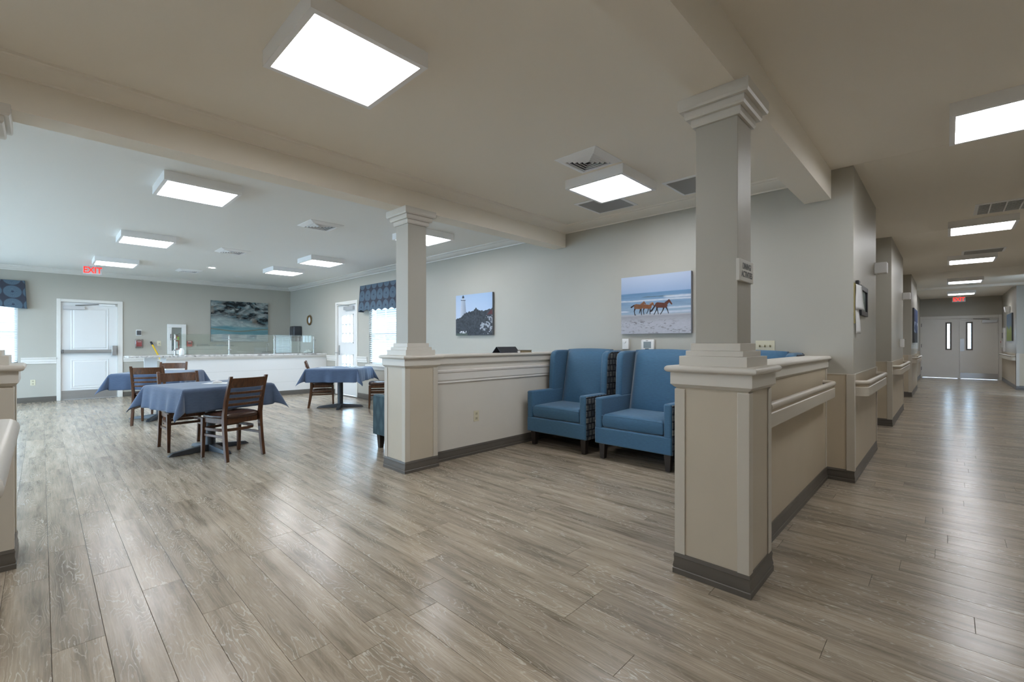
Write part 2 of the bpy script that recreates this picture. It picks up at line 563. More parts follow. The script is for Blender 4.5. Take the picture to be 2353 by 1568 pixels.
def wall_boxes(mb, axis, p0, p1, u0, u1, z0, z1, holes):
    """wall slab between p0..p1 on its own axis, u0..u1 along, with rectangular holes (ua, ub, za, zb)"""
    us = sorted({u0, u1, *[h[0] for h in holes], *[h[1] for h in holes]})
    zs = sorted({z0, z1, *[h[2] for h in holes], *[h[3] for h in holes]})
    for i in range(len(us) - 1):
        for j in range(len(zs) - 1):
            uc = (us[i] + us[i + 1]) / 2; zc = (zs[j] + zs[j + 1]) / 2
            if any(h[0] < uc < h[1] and h[2] < zc < h[3] for h in holes): continue
            if axis == 'y': mb.box(us[i], us[i + 1], p0, p1, zs[j], zs[j + 1])
            else: mb.box(p0, p1, us[i], us[i + 1], zs[j], zs[j + 1])
    return mb

def text_mesh(name, txt, size, m, parent, loc, rot, depth=0.001, bold=0.0, sx=1.0):
    cu = bpy.data.curves.new(name, 'FONT')
    cu.body = txt; cu.size = size; cu.align_x = 'CENTER'; cu.align_y = 'CENTER'
    cu.extrude = depth; cu.offset = bold; cu.space_line = 0.95
    tmp = bpy.data.objects.new(name + '_tmp', cu)
    COL.objects.link(tmp)
    dg = bpy.context.evaluated_depsgraph_get()
    me = bpy.data.meshes.new_from_object(tmp.evaluated_get(dg))
    bpy.data.objects.remove(tmp); bpy.data.curves.remove(cu)
    me.materials.clear(); me.materials.append(m)
    o = bpy.data.objects.new(name, me)
    COL.objects.link(o); o.parent = parent
    o.location = loc; o.rotation_euler = rot; o.scale = (sx, 1, 1)
    return o

# ================================================================== daylight portals (sampling aid for the seen and the added windows)
WIN_BACK = [(-9.0, -7.5, 0.75, 2.30)]
WIN_FAR = [(-1.95, -0.33, 0.78, 2.30)]
WIN_UNSEEN = [(-13.1, -10.7, 0.30, 2.45), (-10.3, -7.9, 0.30, 2.45), (-7.5, -5.6, 0.30, 2.45)]  # unseen windows, assumed and enlarged to bring daylight into the dining room
DOOR_FAR = (0.276, 1.191, 0.0, 2.09)
DOOR_GARDEN = (-10.50, -9.545, 0.0, 2.11)
DOOR_END = (-0.70, 1.235, 0.0, 2.06)

def portal(cx, cy, cz, w, h, rotz):
    l = bpy.data.lights.new('daylight_portal', 'AREA')
    l.shape = 'RECTANGLE'; l.size = w; l.size_y = h
    l.cycles.is_portal = True
    o = bpy.data.objects.new('daylight_portal', l)
    COL.objects.link(o)
    o.location = (cx, cy, cz)
    o.rotation_euler = (math.pi / 2, 0, rotz)
for a, b, c, d in WIN_BACK + [(-10.3, -9.74, 0.3, 1.88)]:
    portal((a + b) / 2, YB + 0.17, (c + d) / 2, b - a, d - c, 0)
for a, b, c, d in WIN_UNSEEN:
    portal((a + b) / 2, YN - 0.17, (c + d) / 2, b - a, d - c, math.pi)
for a, b, c, d in WIN_FAR:
    portal(XF - 0.17, (a + b) / 2, (c + d) / 2, b - a, d - c, math.pi / 2)

# ================================================================== shell
def struct(name, mb, m, label, cat, **k):
    return tag(mb.build(name, m, **k), label, cat, kind='structure')

# floor with single planks
floor = struct('floor', MB().box(XF - 0.15, XR + 0.6, YN - 1.5, YE + 0.2, -0.12, -0.004), M_GAP,
               'limed oak plank floor running through dining room, lounge and corridor', 'floor')
PW, PL, GAP = 0.158, 1.22, 0.0007
plank_v = [(x, y, z) for z in (-0.004, 0.0) for x, y in ((0, 0), (1, 0), (1, 1), (0, 1))]
def cam_area(x0, x1, y0, y1):
    cs, sn = math.cos(YAW), math.sin(YAW)
    pts = []
    for x, y in ((x0, y0), (x1, y0), (x1, y1), (x0, y1)):
        d = -sn * x + cs * y
        if d < 0.15: d = 0.15
        u = 1176.5 + 1040 * (cs * x + sn * y) / d
        v = 788 + 1040 * 1.22 / d
        pts.append((min(max(u, 0), 2353), min(max(v, 0), 1568)))
    s = 0
    for i in range(4):
        a, b = pts[i], pts[(i + 1) % 4]
        s += a[0] * b[1] - b[0] * a[1]
    return abs(s) / 2
known = {0: -2.53, 1: -2.0, 2: -2.85, 3: -2.41, 7: -2.95}
rnd = random.Random(11)
planks = []
row0 = int(math.floor((YN - 1.4 - 0.027) / PW))
row1 = int((YE - 0.027) / PW)
for k in range(row0, row1 + 1):
    y0 = 0.027 + PW * k; y1 = min(y0 + PW, YE)
    off = known.get(k, rnd.uniform(0, PL))
    xa, xb = (XF, XR) if y1 < YB - 0.02 else (-1.1, XR + 0.4)
    n0 = math.floor((xa - off) / PL)
    x = off + n0 * PL
    while x < xb:
        p0, p1 = max(x, xa), min(x + PL, xb)
        if p1 - p0 > 0.03:
            planks.append((p0 + GAP, p1 - GAP, y0 + GAP, y1 - GAP))
        x += PL
planks.sort(key=lambda p: -cam_area(*p))
pm_cache = {}
for i, (x0, x1, y0, y1) in enumerate(planks[:300]):
    key = (round(x1 - x0, 3), round(y1 - y0, 3))
    if key not in pm_cache:
        w, h = x1 - x0, y1 - y0
        e = 0.0007
        me = bpy.data.meshes.new('plank')
        vs = [(0, 0, -0.004), (w, 0, -0.004), (w, h, -0.004), (0, h, -0.004), (0, 0, -0.0006), (w, 0, -0.0006), (w, h, -0.0006), (0, h, -0.0006),
              (e, e, 0), (w - e, e, 0), (w - e, h - e, 0), (e, h - e, 0)]
        fs = [(0, 1, 5, 4), (1, 2, 6, 5), (2, 3, 7, 6), (3, 0, 4, 7), (4, 5, 9, 8), (5, 6, 10, 9), (6, 7, 11, 10), (7, 4, 8, 11), (8, 9, 10, 11)]
        me.from_pydata(vs, [], fs); me.materials.append(M_FLOOR)
        pm_cache[key] = me
    o = bpy.data.objects.new('plank', pm_cache[key])
    COL.objects.link(o); o.parent = floor; o.location = (x0, y0, 0)
mbp = MB()
for x0, x1, y0, y1 in planks[300:]:
    mbp.box(x0, x1, y0, y1, -0.004, 0.0)
mbp.build('distant_plank', M_FLOOR, floor, kind='stuff')

ZT = H_CEIL + 0.12
struct('ceiling_dining', MB().box(XF - 0.16, B1[0], YN - 0.16, YB + 0.16, H_CEIL, ZT), M_CEIL_W, 'white painted ceiling over the dining room', 'ceiling')
struct('ceiling_lounge', MB().box(B1[1], B2[0], YN - 0.16, YB + 0.16, H_CEIL, ZT), M_CEIL_BOUNCE, 'ceiling with painted floor-bounce tint between the two beams above the armchairs', 'ceiling')
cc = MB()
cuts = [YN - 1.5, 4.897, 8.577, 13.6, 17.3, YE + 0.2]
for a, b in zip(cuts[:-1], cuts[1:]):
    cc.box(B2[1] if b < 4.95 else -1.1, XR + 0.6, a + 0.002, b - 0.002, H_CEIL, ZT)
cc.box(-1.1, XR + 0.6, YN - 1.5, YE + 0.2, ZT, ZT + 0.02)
struct('ceiling_corridor', cc, M_CEIL_BOUNCE, 'corridor ceiling with painted floor-bounce tint and fine joint lines across it', 'ceiling')
struct('beam_dining', MB().box(B1[0], B1[1], YN, YB, 2.505, ZT), M_CEIL_BOUNCE, 'ceiling beam with painted floor-bounce tint between the dining room and the lounge', 'beam')
struct('beam_corridor', MB().box(B2[0], B2[1], YN, YB, 2.505, ZT), M_CEIL_BOUNCE, 'ceiling beam with painted floor-bounce tint between the lounge and the corridor', 'beam')
struct('beam_header', MB().box(-0.95, XR + 0.4, 17.3, 17.8, 2.705, H_CEIL), M_CEIL_BOUNCE, 'shallow pale header across the corridor before the double doors', 'beam')

struct('wall_back', wall_boxes(MB(), 'y', YB, YB + 0.16, XF - 0.16, -0.59, -0.1, ZT, [DOOR_GARDEN, *WIN_BACK]), M_WALL,
       'greige wall carrying the lighthouse and horse pictures', 'wall')
struct('wall_far', wall_boxes(MB(), 'x', XF - 0.16, XF, YN, YB, -0.1, ZT, [DOOR_FAR, *WIN_FAR]), M_WALL,
       'pale far dining wall with exit door and abstract painting', 'wall')
wn = wall_boxes(MB(), 'y', YN - 0.16, YN, XF - 0.16, -0.75, -0.1, ZT, WIN_UNSEEN)
struct('wall_near', wn, M_WALL, 'dining and lounge wall opposite the pictures', 'wall')
PIERS = [(4.9, 6.62, -0.59), (8.58, 10.94, -0.587), (13.6, 16.15, -0.587)]
for (a, b, x), nm, lb in zip(PIERS, ('near', 'middle', 'distant'),
        ('corridor wall pier with clipboard, beside the white half wall', 'middle corridor wall pier with the white wall phone', 'distant corridor wall pier with the tall blue picture')):
    mb = MB().box(-0.98, x, a if a > 5 else YB + 0.16, b, -0.1, ZT)
    struct('wall_pier_' + nm, mb, M_WALL, lb, 'wall')
struct('wall_corridor_left', MB().box(-1.12, -0.98, YB + 0.16, YE + 0.16, -0.1, ZT).box(-0.98, -0.70, 17.6, YE, -0.1, ZT), M_WALL,
       'corridor wall recesses behind the piers and beside the double doors', 'wall')
struct('wall_corridor_right', MB().box(XR, XR + 0.16, YN - 1.5, 15.3, -0.1, ZT).box(XR + 0.45, XR + 0.6, 15.3, 17.52, -0.1, ZT).box(XR, XR + 0.6, 17.52, YE, -0.1, ZT), M_WALL,
       'corridor wall on the side with the green landscape picture', 'wall')
struct('wall_corridor_end', wall_boxes(MB(), 'y', YE, YE + 0.16, -1.1, XR + 0.6, -0.1, ZT, [DOOR_END]), M_WALL,
       'end wall of the corridor above the double doors', 'wall')
struct('wall_corridor_start', MB().box(-1.1, XR + 0.16, YN - 1.5, YN - 1.38, -0.1, ZT).box(-1.1, -0.75, YN - 1.38, YN - 0.16, -0.1, ZT), M_WALL,
       'corridor wall out of view behind the camera', 'wall')

# ---------------------------------------------------------------- mouldings
CROWN = [(0, 2.685), (0.012, 2.685), (0.018, 2.695), (0.04, 2.70), (0.115, 2.735), (0.125, 2.748), (0.14, 2.752), (0.145, H_CEIL), (0, H_CEIL)]
CROWN_D = [(0, 2.675), (0.012, 2.675), (0.016, 2.69), (0.03, 2.694), (0.075, 2.735), (0.085, 2.744), (0.10, 2.75), (0.10, H_CEIL), (0, H_CEIL)]
def n_(prof): return [(-a, b) for a, b in prof]
struct('trim_1', MB().sweep([(B1[1], YN), (B1[1], YB), (B2[0], YB), (B2[0], YN)], n_(CROWN)), M_CEIL_BOUNCE, 'crown moulding with painted floor-bounce tint round the lounge ceiling', 'crown moulding', smooth=True)
struct('trim_2', MB().sweep([(XF, YN), (XF, YB), (B1[0], YB), (B1[0], YN)], n_(CROWN_D)), M_TRIM, 'white crown moulding round the dining room ceiling', 'crown moulding', smooth=True)
BASEP = [(0, 0), (0.014, 0), (0.014, 0.026), (0.0105, 0.030), (0.013, 0.040), (0.008, 0.066), (0.0085, 0.088), (0.0105, 0.090), (0.006, 0.108), (0, 0.108)]
def base_run(name, paths, label, flip=False):
    mb = MB()
    for p in paths:
        mb.sweep(p, n_(BASEP) if flip else BASEP)
    return struct(name, mb, M_BASE, label, 'baseboard', smooth=True, angle=25)
base_run('baseboard_far', [[(XF, YN), (XF, 0.22)], [(XF, 1.275), (XF, YB)]], 'dark vinyl baseboard along the far dining wall', True)
base_run('baseboard_back', [[(XF, YB), (-10.56, YB)], [(-9.49, YB), (B1[0] + 0.03, YB)], [(-3.73, YB), (-0.935, YB)]], 'dark vinyl baseboard along the picture wall', True)
base_run('baseboard_corridor', [[(-0.79, YB), (-0.59, YB), (-0.59, 6.62), (-0.98, 6.62)], [(-0.98, 8.58), (-0.587, 8.58), (-0.587, 10.94), (-0.98, 10.94)],
          [(-0.98, 13.6), (-0.587, 13.6), (-0.587, 16.15), (-0.98, 16.15)], [(-0.98, 17.6), (-0.70, 17.6), (-0.70, YE)]], 'dark vinyl baseboard wrapping the corridor wall piers', True)
base_run('baseboard_right', [[(XR, YE), (XR, 17.52), (XR + 0.45, 17.52)]], 'dark vinyl baseboard under the green landscape picture', True)
base_run('baseboard_near', [[(B1[0], YN), (XF, YN)]], 'dark vinyl baseboard along the unseen dining wall', True)

CHAIRRAIL = [(0, 0.785), (0.012, 0.785), (0.016, 0.795), (0.012, 0.81), (0.012, 0.822), (0.022, 0.83), (0.022, 0.875), (0.03, 0.885), (0.034, 0.905), (0.02, 0.915), (0, 0.915)]
mb = MB()
for p in ([(XF, YN), (XF, -1.99)], [(XF, -0.29), (XF, 0.215)], [(XF, 1.28), (XF, 2.6)], [(-11.05, YB), (-10.56, YB)], [(-9.49, YB), (-9.06, YB)], [(-7.44, YB), (B1[0] + 0.03, YB)]):
    mb.sweep(p, n_(CHAIRRAIL))
struct('trim_3', mb, M_TRIM, 'white chair rail along the dining room walls', 'chair rail', smooth=True, angle=25)

# ---------------------------------------------------------------- columns on pedestals
def capring(mb, x0, x1, y0, y1, prof):
    return mb.sweep([(x0, y0), (x0, y1), (x1, y1), (x1, y0)], prof, closed=True)
def bullnose(z0, z1, d, n=8):
    r = (z1 - z0) / 2
    return [(-0.03, z0)] + [(d - r + r * math.sin(math.pi * k / n), (z0 + z1) / 2 - r * math.cos(math.pi * k / n)) for k in range(n + 1)] + [(-0.03, z1)]
FASCIA = [(-0.02, 0.985), (0.004, 0.985), (0.022, 1.003), (0.022, 1.066), (-0.02, 1.066)]
def column(cx, cy, label):
    t = thing('column', label, 'column', (cx, cy, 0), kind='structure')
    h = 0.178
    b = bx('pedestal', M_PED, t, -h, h, -h - 0.004, h + 0.004, 0, 1.07)
    hx, hy = h, h + 0.004
    for sx in (-1, 1):
        for sy in (-1, 1):
            mb = MB()
            w, th = 0.05, 0.006
            X0, Y0 = sx * hx, sy * hy
            poly = [(X0 - sx * w, Y0), (X0 - sx * w, Y0 + sy * th), (X0 + sx * th, Y0 + sy * th), (X0 + sx * th, Y0 - sy * w), (X0, Y0 - sy * w), (X0, Y0)]
            mb.prism(poly, 0.10, 0.978, 'xy')
            mb.build('corner_guard', M_GUARD, t, bevel=0.004)
    MB().sweep([(-hx, -hy), (-hx, hy), (hx, hy), (hx, -hy)], BASEP, closed=True).build('base_trim', M_BASE, t, smooth=True, angle=25)
    cp = capring(MB(), -hx, hx, -hy, hy, FASCIA).build('fascia', M_TRIM_T, t)
    capring(MB().box(-hx - 0.02, hx + 0.02, -hy - 0.02, hy + 0.02, 1.066, 1.0995), -hx, hx, -hy, hy, bullnose(1.066, 1.10, 0.046)).build('cap', M_TRIM_T, t, smooth=True)
    for hh, z0, z1 in ((0.168, 1.0995, 1.150), (0.143, 1.150, 1.178), (0.124, 1.178, 1.217)):
        bx('plinth_step', M_TRIM_T, t, -hh, hh, -hh, hh, z0, z1, bevel=0.002)
    bx('shaft', M_WALL, t, -0.105, 0.105, -0.105, 0.105, 1.217, 2.37, bevel=0.002)
    for hh, z0, z1 in ((0.124, 2.362, 2.402), (0.149, 2.402, 2.442), (0.174, 2.442, 2.5045)):
        MB().frustum(0, 0, hh - 0.006, hh - 0.006, z0, hh, hh, z0 + 0.012).box(-hh, hh, -hh, hh, z0 + 0.012, z1).build('capital_step', M_TRIM_T, t)
    return t
CN = (-0.862, 2.522); CM = (-3.811, 2.527)
column(*CN, 'square column on taupe pedestal nearest the camera, with the dining sign')
column(*CM, 'square column on cream pedestal at the end of the lounge half wall')
column(-3.811, -0.29, 'square column on pedestal cut off by the picture edge, by the far window')
column(-0.862, -0.252, 'pedestal column whose bullnose cap corner pokes into the picture beside the camera')

# half walls
def half_wall(name, x0, x1, y0, y1, label):
    t = tag(bx(name, M_WALL, None, x0, x1, y0, y1, 0, 1.068), label, 'half wall', kind='structure')
    return t
hw = half_wall('wall_half_corridor', -0.932, -0.792, 2.70, YB, 'taupe half wall with handrail between lounge and corridor')
MB().box(-0.792, -0.786, 2.70, YB, 0.09, 0.985).build('wall_panel', M_DADO, hw)
MB().sweep([(-0.792, 2.70), (-0.792, YB)], n_(FASCIA)).sweep([(-0.932, 2.70), (-0.932, YB)], FASCIA).build('fascia', M_TRIM_T, hw)
MB().box(-0.94, -0.784, 2.70, YB, 1.066, 1.0995).sweep([(-0.792, 2.70), (-0.792, YB)], n_(bullnose(1.066, 1.10, 0.044))).sweep([(-0.932, 2.70), (-0.932, YB)], bullnose(1.066, 1.10, 0.044)).build('cap', M_TRIM_T, hw, smooth=True)
MB().sweep([(-0.786, 2.70), (-0.786, YB)], n_(BASEP)).sweep([(-0.932, 2.70), (-0.932, YB)], BASEP).build('base_trim', M_BASE, hw, smooth=True, angle=25)
MB().box(-0.786, -0.780, 4.85, YB, 0.10, 0.985).build('corner_strip', M_GUARD, hw)

RAILP = [(0, 0.800), (0.010, 0.800), (0.014, 0.808), (0.010, 0.816), (0.010, 0.824), (0.018, 0.834), (0.020, 0.905), (0.028, 0.915), (0.030, 0.932), (0.016, 0.940), (0, 0.940)]
hm = half_wall('wall_half_lounge', -3.885, -3.737, 2.70, YB, 'cream half wall with chair rail between lounge and dining room')
hm.data.materials[0] = M_TRIM_T
MB().sweep([(-3.737, 2.70), (-3.737, YB)], n_(FASCIA)).sweep([(-3.885, 2.70), (-3.885, YB)], FASCIA).build('fascia', M_TRIM_T, hm)
MB().box(-3.895, -3.727, 2.70, YB, 1.066, 1.0995).sweep([(-3.737, 2.70), (-3.737, YB)], n_(bullnose(1.066, 1.10, 0.044))).sweep([(-3.885, 2.70), (-3.885, YB)], bullnose(1.066, 1.10, 0.044)).build('cap', M_TRIM_T, hm, smooth=True)
MB().sweep([(-3.737, 2.70), (-3.737, YB)], n_(BASEP)).sweep([(-3.885, 2.70), (-3.885, YB)], BASEP).build('base_trim', M_BASE, hm, smooth=True, angle=25)
MB().sweep([(-3.737, 2.70), (-3.737, YB)], n_(RAILP)).build('chair_rail', M_TRIM, hm, smooth=True, angle=25)
for nm, x0, x1, lb in (('wall_half_lounge_start', -3.885, -3.737, 'half wall behind the cut-off column, lounge side'), ('wall_half_corridor_start', -0.932, -0.792, 'half wall behind the camera, corridor side')):
    h2 = half_wall(nm, x0, x1, YN, -0.45, lb)
    MB().box(x0 - 0.03, x1 + 0.03, YN, -0.45, 1.066, 1.0995).build('cap', M_TRIM_T, h2, bevel=0.012, seg=4)

# corridor wall panels and corner guards
def pier_panels(nm, lb, x, y0, y1, xin):
    mb = MB().box(x, x + 0.006, y0 - 0.006, y1, 0.09, 0.94)
    mb.box(xin, x + 0.006, y0 - 0.006, y0, 0.09, 0.94)
    o = struct(nm, mb, M_DADO, lb, 'wall panel')
    for (a, b) in ((y0, 1), (y1, -1)):
        poly = [(x - 0.05, a - 0.012 if b > 0 else a + 0.006), (x + 0.012, a - 0.012 if b > 0 else a + 0.006), (x + 0.012, a + 0.045 * b), (x + 0.006, a + 0.045 * b),
                (x + 0.006, a - 0.006 if b > 0 else a), (x - 0.05, a - 0.006 if b > 0 else a)]
        MB().prism(poly, 0.10, 0.945, 'xy').build('corner_guard', M_GUARD, o, bevel=0.003)
    bx('cap_strip', M_GUARD, o, x, x + 0.009, y0 - 0.009, y1, 0.938, 0.946)
    bx('return_cap', M_GUARD, o, xin, x + 0.009, y0 - 0.009, y0, 0.938, 0.946)
pier_panels('trim_4', 'taupe wainscot panel on the pier with the clipboard', -0.59, 4.9, 6.62, -0.79)
pier_panels('trim_5', 'taupe wainscot panel on the middle corridor pier', -0.587, 8.58, 10.94, -0.97)
pier_panels('trim_6', 'taupe wainscot panel on the distant corridor pier', -0.587, 13.6, 16.15, -0.97)
o = struct('trim_7', MB().box(XR - 0.006, XR, 17.514, YE, 0.09, 0.94).box(XR - 0.006, XR + 0.45, 17.514, 17.52, 0.09, 0.94), M_DADO, 'taupe wainscot panel below the green landscape picture', 'wall panel')
bx('corner_guard', M_GUARD, o, XR - 0.012, XR + 0.05, 17.506, 17.514, 0.1, 0.945)
bx('corner_guard', M_GUARD, o, XR - 0.012, XR - 0.006, 17.506, 17.57, 0.1, 0.945)
struct('trim_8', MB().box(-0.70, -0.694, 17.6, YE, 0.09, 0.94), M_DADO, 'taupe wainscot panel beside the double doors', 'wall panel')

# ---------------------------------------------------------------- handrails
def arc(cx, cy, r, a0, a1, n=6):
    return [(cx + r * math.cos(R_(a0 + (a1 - a0) * i / n)), cy + r * math.sin(R_(a0 + (a1 - a0) * i / n))) for i in range(n + 1)]
def handrail(label, wall_x, y0, y1, side=1, near_ret=True, far_ret=True):
    """side=+1: rail stands off towards +X"""
    t = thing('handrail', label, 'handrail', (0, 0, 0), group='corridor handrails')
    s = side; off = 0.085; r = 0.07
    X = wall_x + s * off
    path = []
    if near_ret:
        path.append((wall_x, y0))
        for i in range(7):
            a = math.pi / 2 * i / 6
            path.append((X - s * r + s * r * math.sin(a), y0 + r - r * math.cos(a)))
    else: path.append((X, y0))
    if far_ret:
        for i in range(7):
            a = math.pi / 2 * i / 6
            path.append((X - s * r + s * r * math.cos(a), y1 - r + r * math.sin(a)))
        path.append((wall_x, y1))
    else: path.append((X, y1))
    board = [(-0.012, 0.757), (0.012, 0.757), (0.012, 0.832), (0.004, 0.838), (-0.012, 0.838)]
    if s > 0: board = [(-a, b) for a, b in board]
    MB().sweep(path, board).build('rail_board', M_RAIL, t, smooth=True, angle=30)
    MB().tube([(p[0], p[1], 0.872) for p in path], 0.021, 12).build('grip_tube', M_RAIL, t, smooth=True)
    MB().sweep(path, [(-0.006, 0.835), (0.006, 0.835), (0.006, 0.86), (-0.006, 0.86)]).build('web', M_DGREY if False else M_DADO, t)
    n = max(1, int((y1 - y0) / 0.9))
    for i in range(n):
        yy = y0 + (i + 0.7) * (y1 - y0) / (n + 0.4)
        bx('bracket', M_RAIL, t, min(wall_x, X), max(wall_x, X), yy - 0.02, yy + 0.02, 0.80, 0.835)
    return t
handrail('beige handrail on the half wall between near column and pier', -0.786, 2.74, 4.75, 1, False, True)
handrail('beige handrail curving round the pier below the clipboard', -0.584, 4.93, 6.58)
handrail('beige handrail on the middle corridor pier below the wall phone', -0.581, 8.62, 10.9)
handrail('beige handrail on the distant pier below the tall blue picture', -0.581, 13.65, 16.1)
handrail('beige handrail below the green landscape picture', XR - 0.006, 17.56, YE - 0.55, -1)

# ---------------------------------------------------------------- windows
M_OUTW = M_WHITE
def window(name, label, axis, plane, u0, u1, z0, z1, inward, nmx=3):
    """inward = +1/-1 direction from wall plane into the room; frame sits in the wall thickness"""
    t = thing(name, label, 'window', kind='structure')
    def B(nm, m, ua, ub, da, db, za, zb, par=None, bevel=0.0):
        a, b = plane + inward * da, plane + inward * db
        mb = MB()
        if axis == 'y': mb.box(ua, ub, a, b, za, zb)
        else: mb.box(a, b, ua, ub, za, zb)
        return mb.build(nm, m, par or t, bevel=bevel)
    fr = MB()
    def FB(ua, ub, da, db, za, zb):
        a, b = plane + inward * da, plane + inward * db
        if axis == 'y': fr.box(ua, ub, a, b, za, zb)
        else: fr.box(a, b, ua, ub, za, zb)
    w = 0.05
    FB(u0, u0 + w, -0.15, -0.05, z0, z1); FB(u1 - w, u1, -0.15, -0.05, z0, z1)
    FB(u0, u1, -0.15, -0.05, z0, z0 + w); FB(u0, u1, -0.15, -0.05, z1 - w, z1)
    fr.build('frame', M_WHITE, t)
    zm = z0 + 0.645 if z0 > 0.7 else (z0 + z1) / 2
    B('meeting_rail', M_WHITE, u0 + w, u1 - w, -0.12, -0.08, zm - 0.025, zm + 0.025)
    for (za, zb) in ((z0 + w, zm - 0.025), (zm + 0.025, z1 - w)):
        sash = B('sash', M_WHITE, u0 + w, u1 - w, -0.115, -0.09, za, za + 0.03)
        for i in range(1, nmx):
            uu = u0 + w + (u1 - u0 - 2 * w) * i / nmx
            B('muntin', M_WHITE, uu - 0.009, uu + 0.009, -0.112, -0.092, za, zb, sash)
        zz = (za + zb) / 2
        B('muntin', M_WHITE, u0 + w, u1 - w, -0.112, -0.092, zz - 0.009, zz + 0.009, sash)
        B('pane', M_GLASS, u0 + w, u1 - w, -0.104, -0.100, za, zb)
    B('window_sill', M_TRIM, u0 - 0.06, u1 + 0.06, -0.05, 0.06, z0 - 0.035, z0 + 0.002, bevel=0.006)
    B('apron', M_TRIM, u0 - 0.03, u1 + 0.03, 0.0, 0.018, z0 - 0.10, z0 - 0.035)
    return t
window('window_1', 'white sash window beside the garden door, under the circle valance', 'y', YB, *WIN_BACK[0], -1)
window('window_2', 'white sash window in the far wall at the picture edge', 'x', XF, *WIN_FAR[0], 1)
for i, wv in enumerate(WIN_UNSEEN):
    window('window_%d' % (i + 3), ('first', 'second', 'third')[i] + ' unseen sash window from the far dining corner, added large for daylight', 'y', YN, *wv, 1)

def blind(label, axis, plane, u0, u1, z0, z1, inward):
    t = thing('window_blind', label, 'window blind', group='window blinds')
    def bb(mb, ua, ub, da, db, za, zb):
        a, b = plane + inward * da, plane + inward * db
        return mb.box(ua, ub, a, b, za, zb) if axis == 'y' else mb.box(a, b, ua, ub, za, zb)
    bb(MB(), u0 + 0.01, u1 - 0.01, -0.045, 0.0, z1 - 0.05, z1).build('headrail', M_WHITE, t)
    bb(MB(), u0 + 0.01, u1 - 0.01, -0.04, -0.006, z0 + 0.01, z0 + 0.025).build('bottom_rail', M_WHITE, t)
    mb = MB(); z = z0 + 0.06
    while z < z1 - 0.06:
        for k in (0,):
            a, b = plane + inward * -0.045, plane + inward * -0.002
            dz = 0.010
            if axis == 'y':
                mb.add([(u0 + .015, a, z + dz), (u1 - .015, a, z + dz), (u1 - .015, b, z - dz), (u0 + .015, b, z - dz),
                        (u0 + .015, a, z + dz + .0025), (u1 - .015, a, z + dz + .0025), (u1 - .015, b, z - dz + .0025), (u0 + .015, b, z - dz + .0025)],
                       [(0, 1, 2, 3), (4, 5, 6, 7), (0, 1, 5, 4), (2, 3, 7, 6), (0, 3, 7, 4), (1, 2, 6, 5)])
            else:
                mb.add([(a, u0 + .015, z + dz), (a, u1 - .015, z + dz), (b, u1 - .015, z - dz), (b, u0 + .015, z - dz),
                        (a, u0 + .015, z + dz + .0025), (a, u1 - .015, z + dz + .0025), (b, u1 - .015, z - dz + .0025), (b, u0 + .015, z - dz + .0025)],
                       [(0, 1, 2, 3), (4, 5, 6, 7), (0, 1, 5, 4), (2, 3, 7, 6), (0, 3, 7, 4), (1, 2, 6, 5)])
        z += 0.044
    mb.build('slats', M_WHITE, t, kind='stuff')
    for q in (0.15, 0.85):
        uu = u0 + (u1 - u0) * q
        bb(MB(), uu - 0.002, uu + 0.002, -0.026, -0.022, z0 + 0.02, z1 - 0.03).build('ladder_cord', M_WHITE, t)
    return t
blind('white slatted blind in the window beside the garden door', 'y', YB, *WIN_BACK[0], -1)
blind('white slatted blind in the far window at the picture edge', 'x', XF, *WIN_FAR[0], 1)

# ================================================================== doors
# door_1: panelled exit door in the far wall
d1 = thing('door_1', 'white panelled exit door with steel push bar in far wall', 'door', kind='structure')
bx('casing', M_TRIM, d1, XF - 0.02, XF + 0.022, 0.218, 0.282, 0, 2.148, bevel=0.004)
bx('casing', M_TRIM, d1, XF - 0.02, XF + 0.022, 1.186, 1.273, 0, 2.148, bevel=0.004)
bx('casing', M_TRIM, d1, XF - 0.02, XF + 0.022, 0.282, 1.186, 2.085, 2.148, bevel=0.004)
LX = XF - 0.02
leaf = bx('door_leaf', M_WHITED, d1, LX - 0.045, LX, 0.284, 1.184, 0.012, 2.08)
def raised(y0, y1, z0, z1):
    mb = MB()
    pr = [(0, 0), (0.010, 0.006), (0.020, 0.006), (0.035, 0.0015), (0.055, 0.008)]
    rings = []
    for i, d in pr:
        rings.append([(LX + d, y0 + i, z0 + i), (LX + d, y1 - i, z0 + i), (LX + d, y1 - i, z1 - i), (LX + d, y0 + i, z1 - i)])
    mb.loft(rings, True, True)
    return mb.build('raised_panel', M_WHITED, leaf)
raised(0.43, 1.04, 1.06, 1.985); raised(0.43, 1.04, 0.24, 0.865)
bx('kick_plate', M_STEEL, leaf, LX, LX + 0.003, 0.292, 1.176, 0.02, 0.20)
bx('door_stop', M_TRIM, d1, LX - 0.075, LX - 0.045, 0.27, 0.31, 0, 2.09)
bx('door_stop', M_TRIM, d1, LX - 0.075, LX - 0.045, 1.158, 1.2, 0, 2.09)
bx('door_stop', M_TRIM, d1, LX - 0.075, LX - 0.045, 0.27, 1.2, 2.06, 2.1)
pb = bx('push_bar', M_STEEL, d1, LX + 0.03, LX + 0.075, 0.31, 1.10, 1.005, 1.07, bevel=0.006)
bx('bar_end', M_STEELD, pb, LX, LX + 0.078, 0.295, 0.325, 1.0, 1.075, bevel=0.004)
bx('latch_box', M_STEEL, pb, LX, LX + 0.085, 1.085, 1.165, 0.94, 1.155, bevel=0.006)
cl = bx('door_closer', M_ALU, d1, LX, LX + 0.055, 0.32, 0.65, 1.93, 2.005, bevel=0.006)
MB().tube([(LX + 0.04, 0.5, 2.02), (LX + 0.05, 0.75, 2.045), (LX + 0.03, 0.87, 2.06)], 0.008, 8).build('closer_arm', M_STEELD, cl)
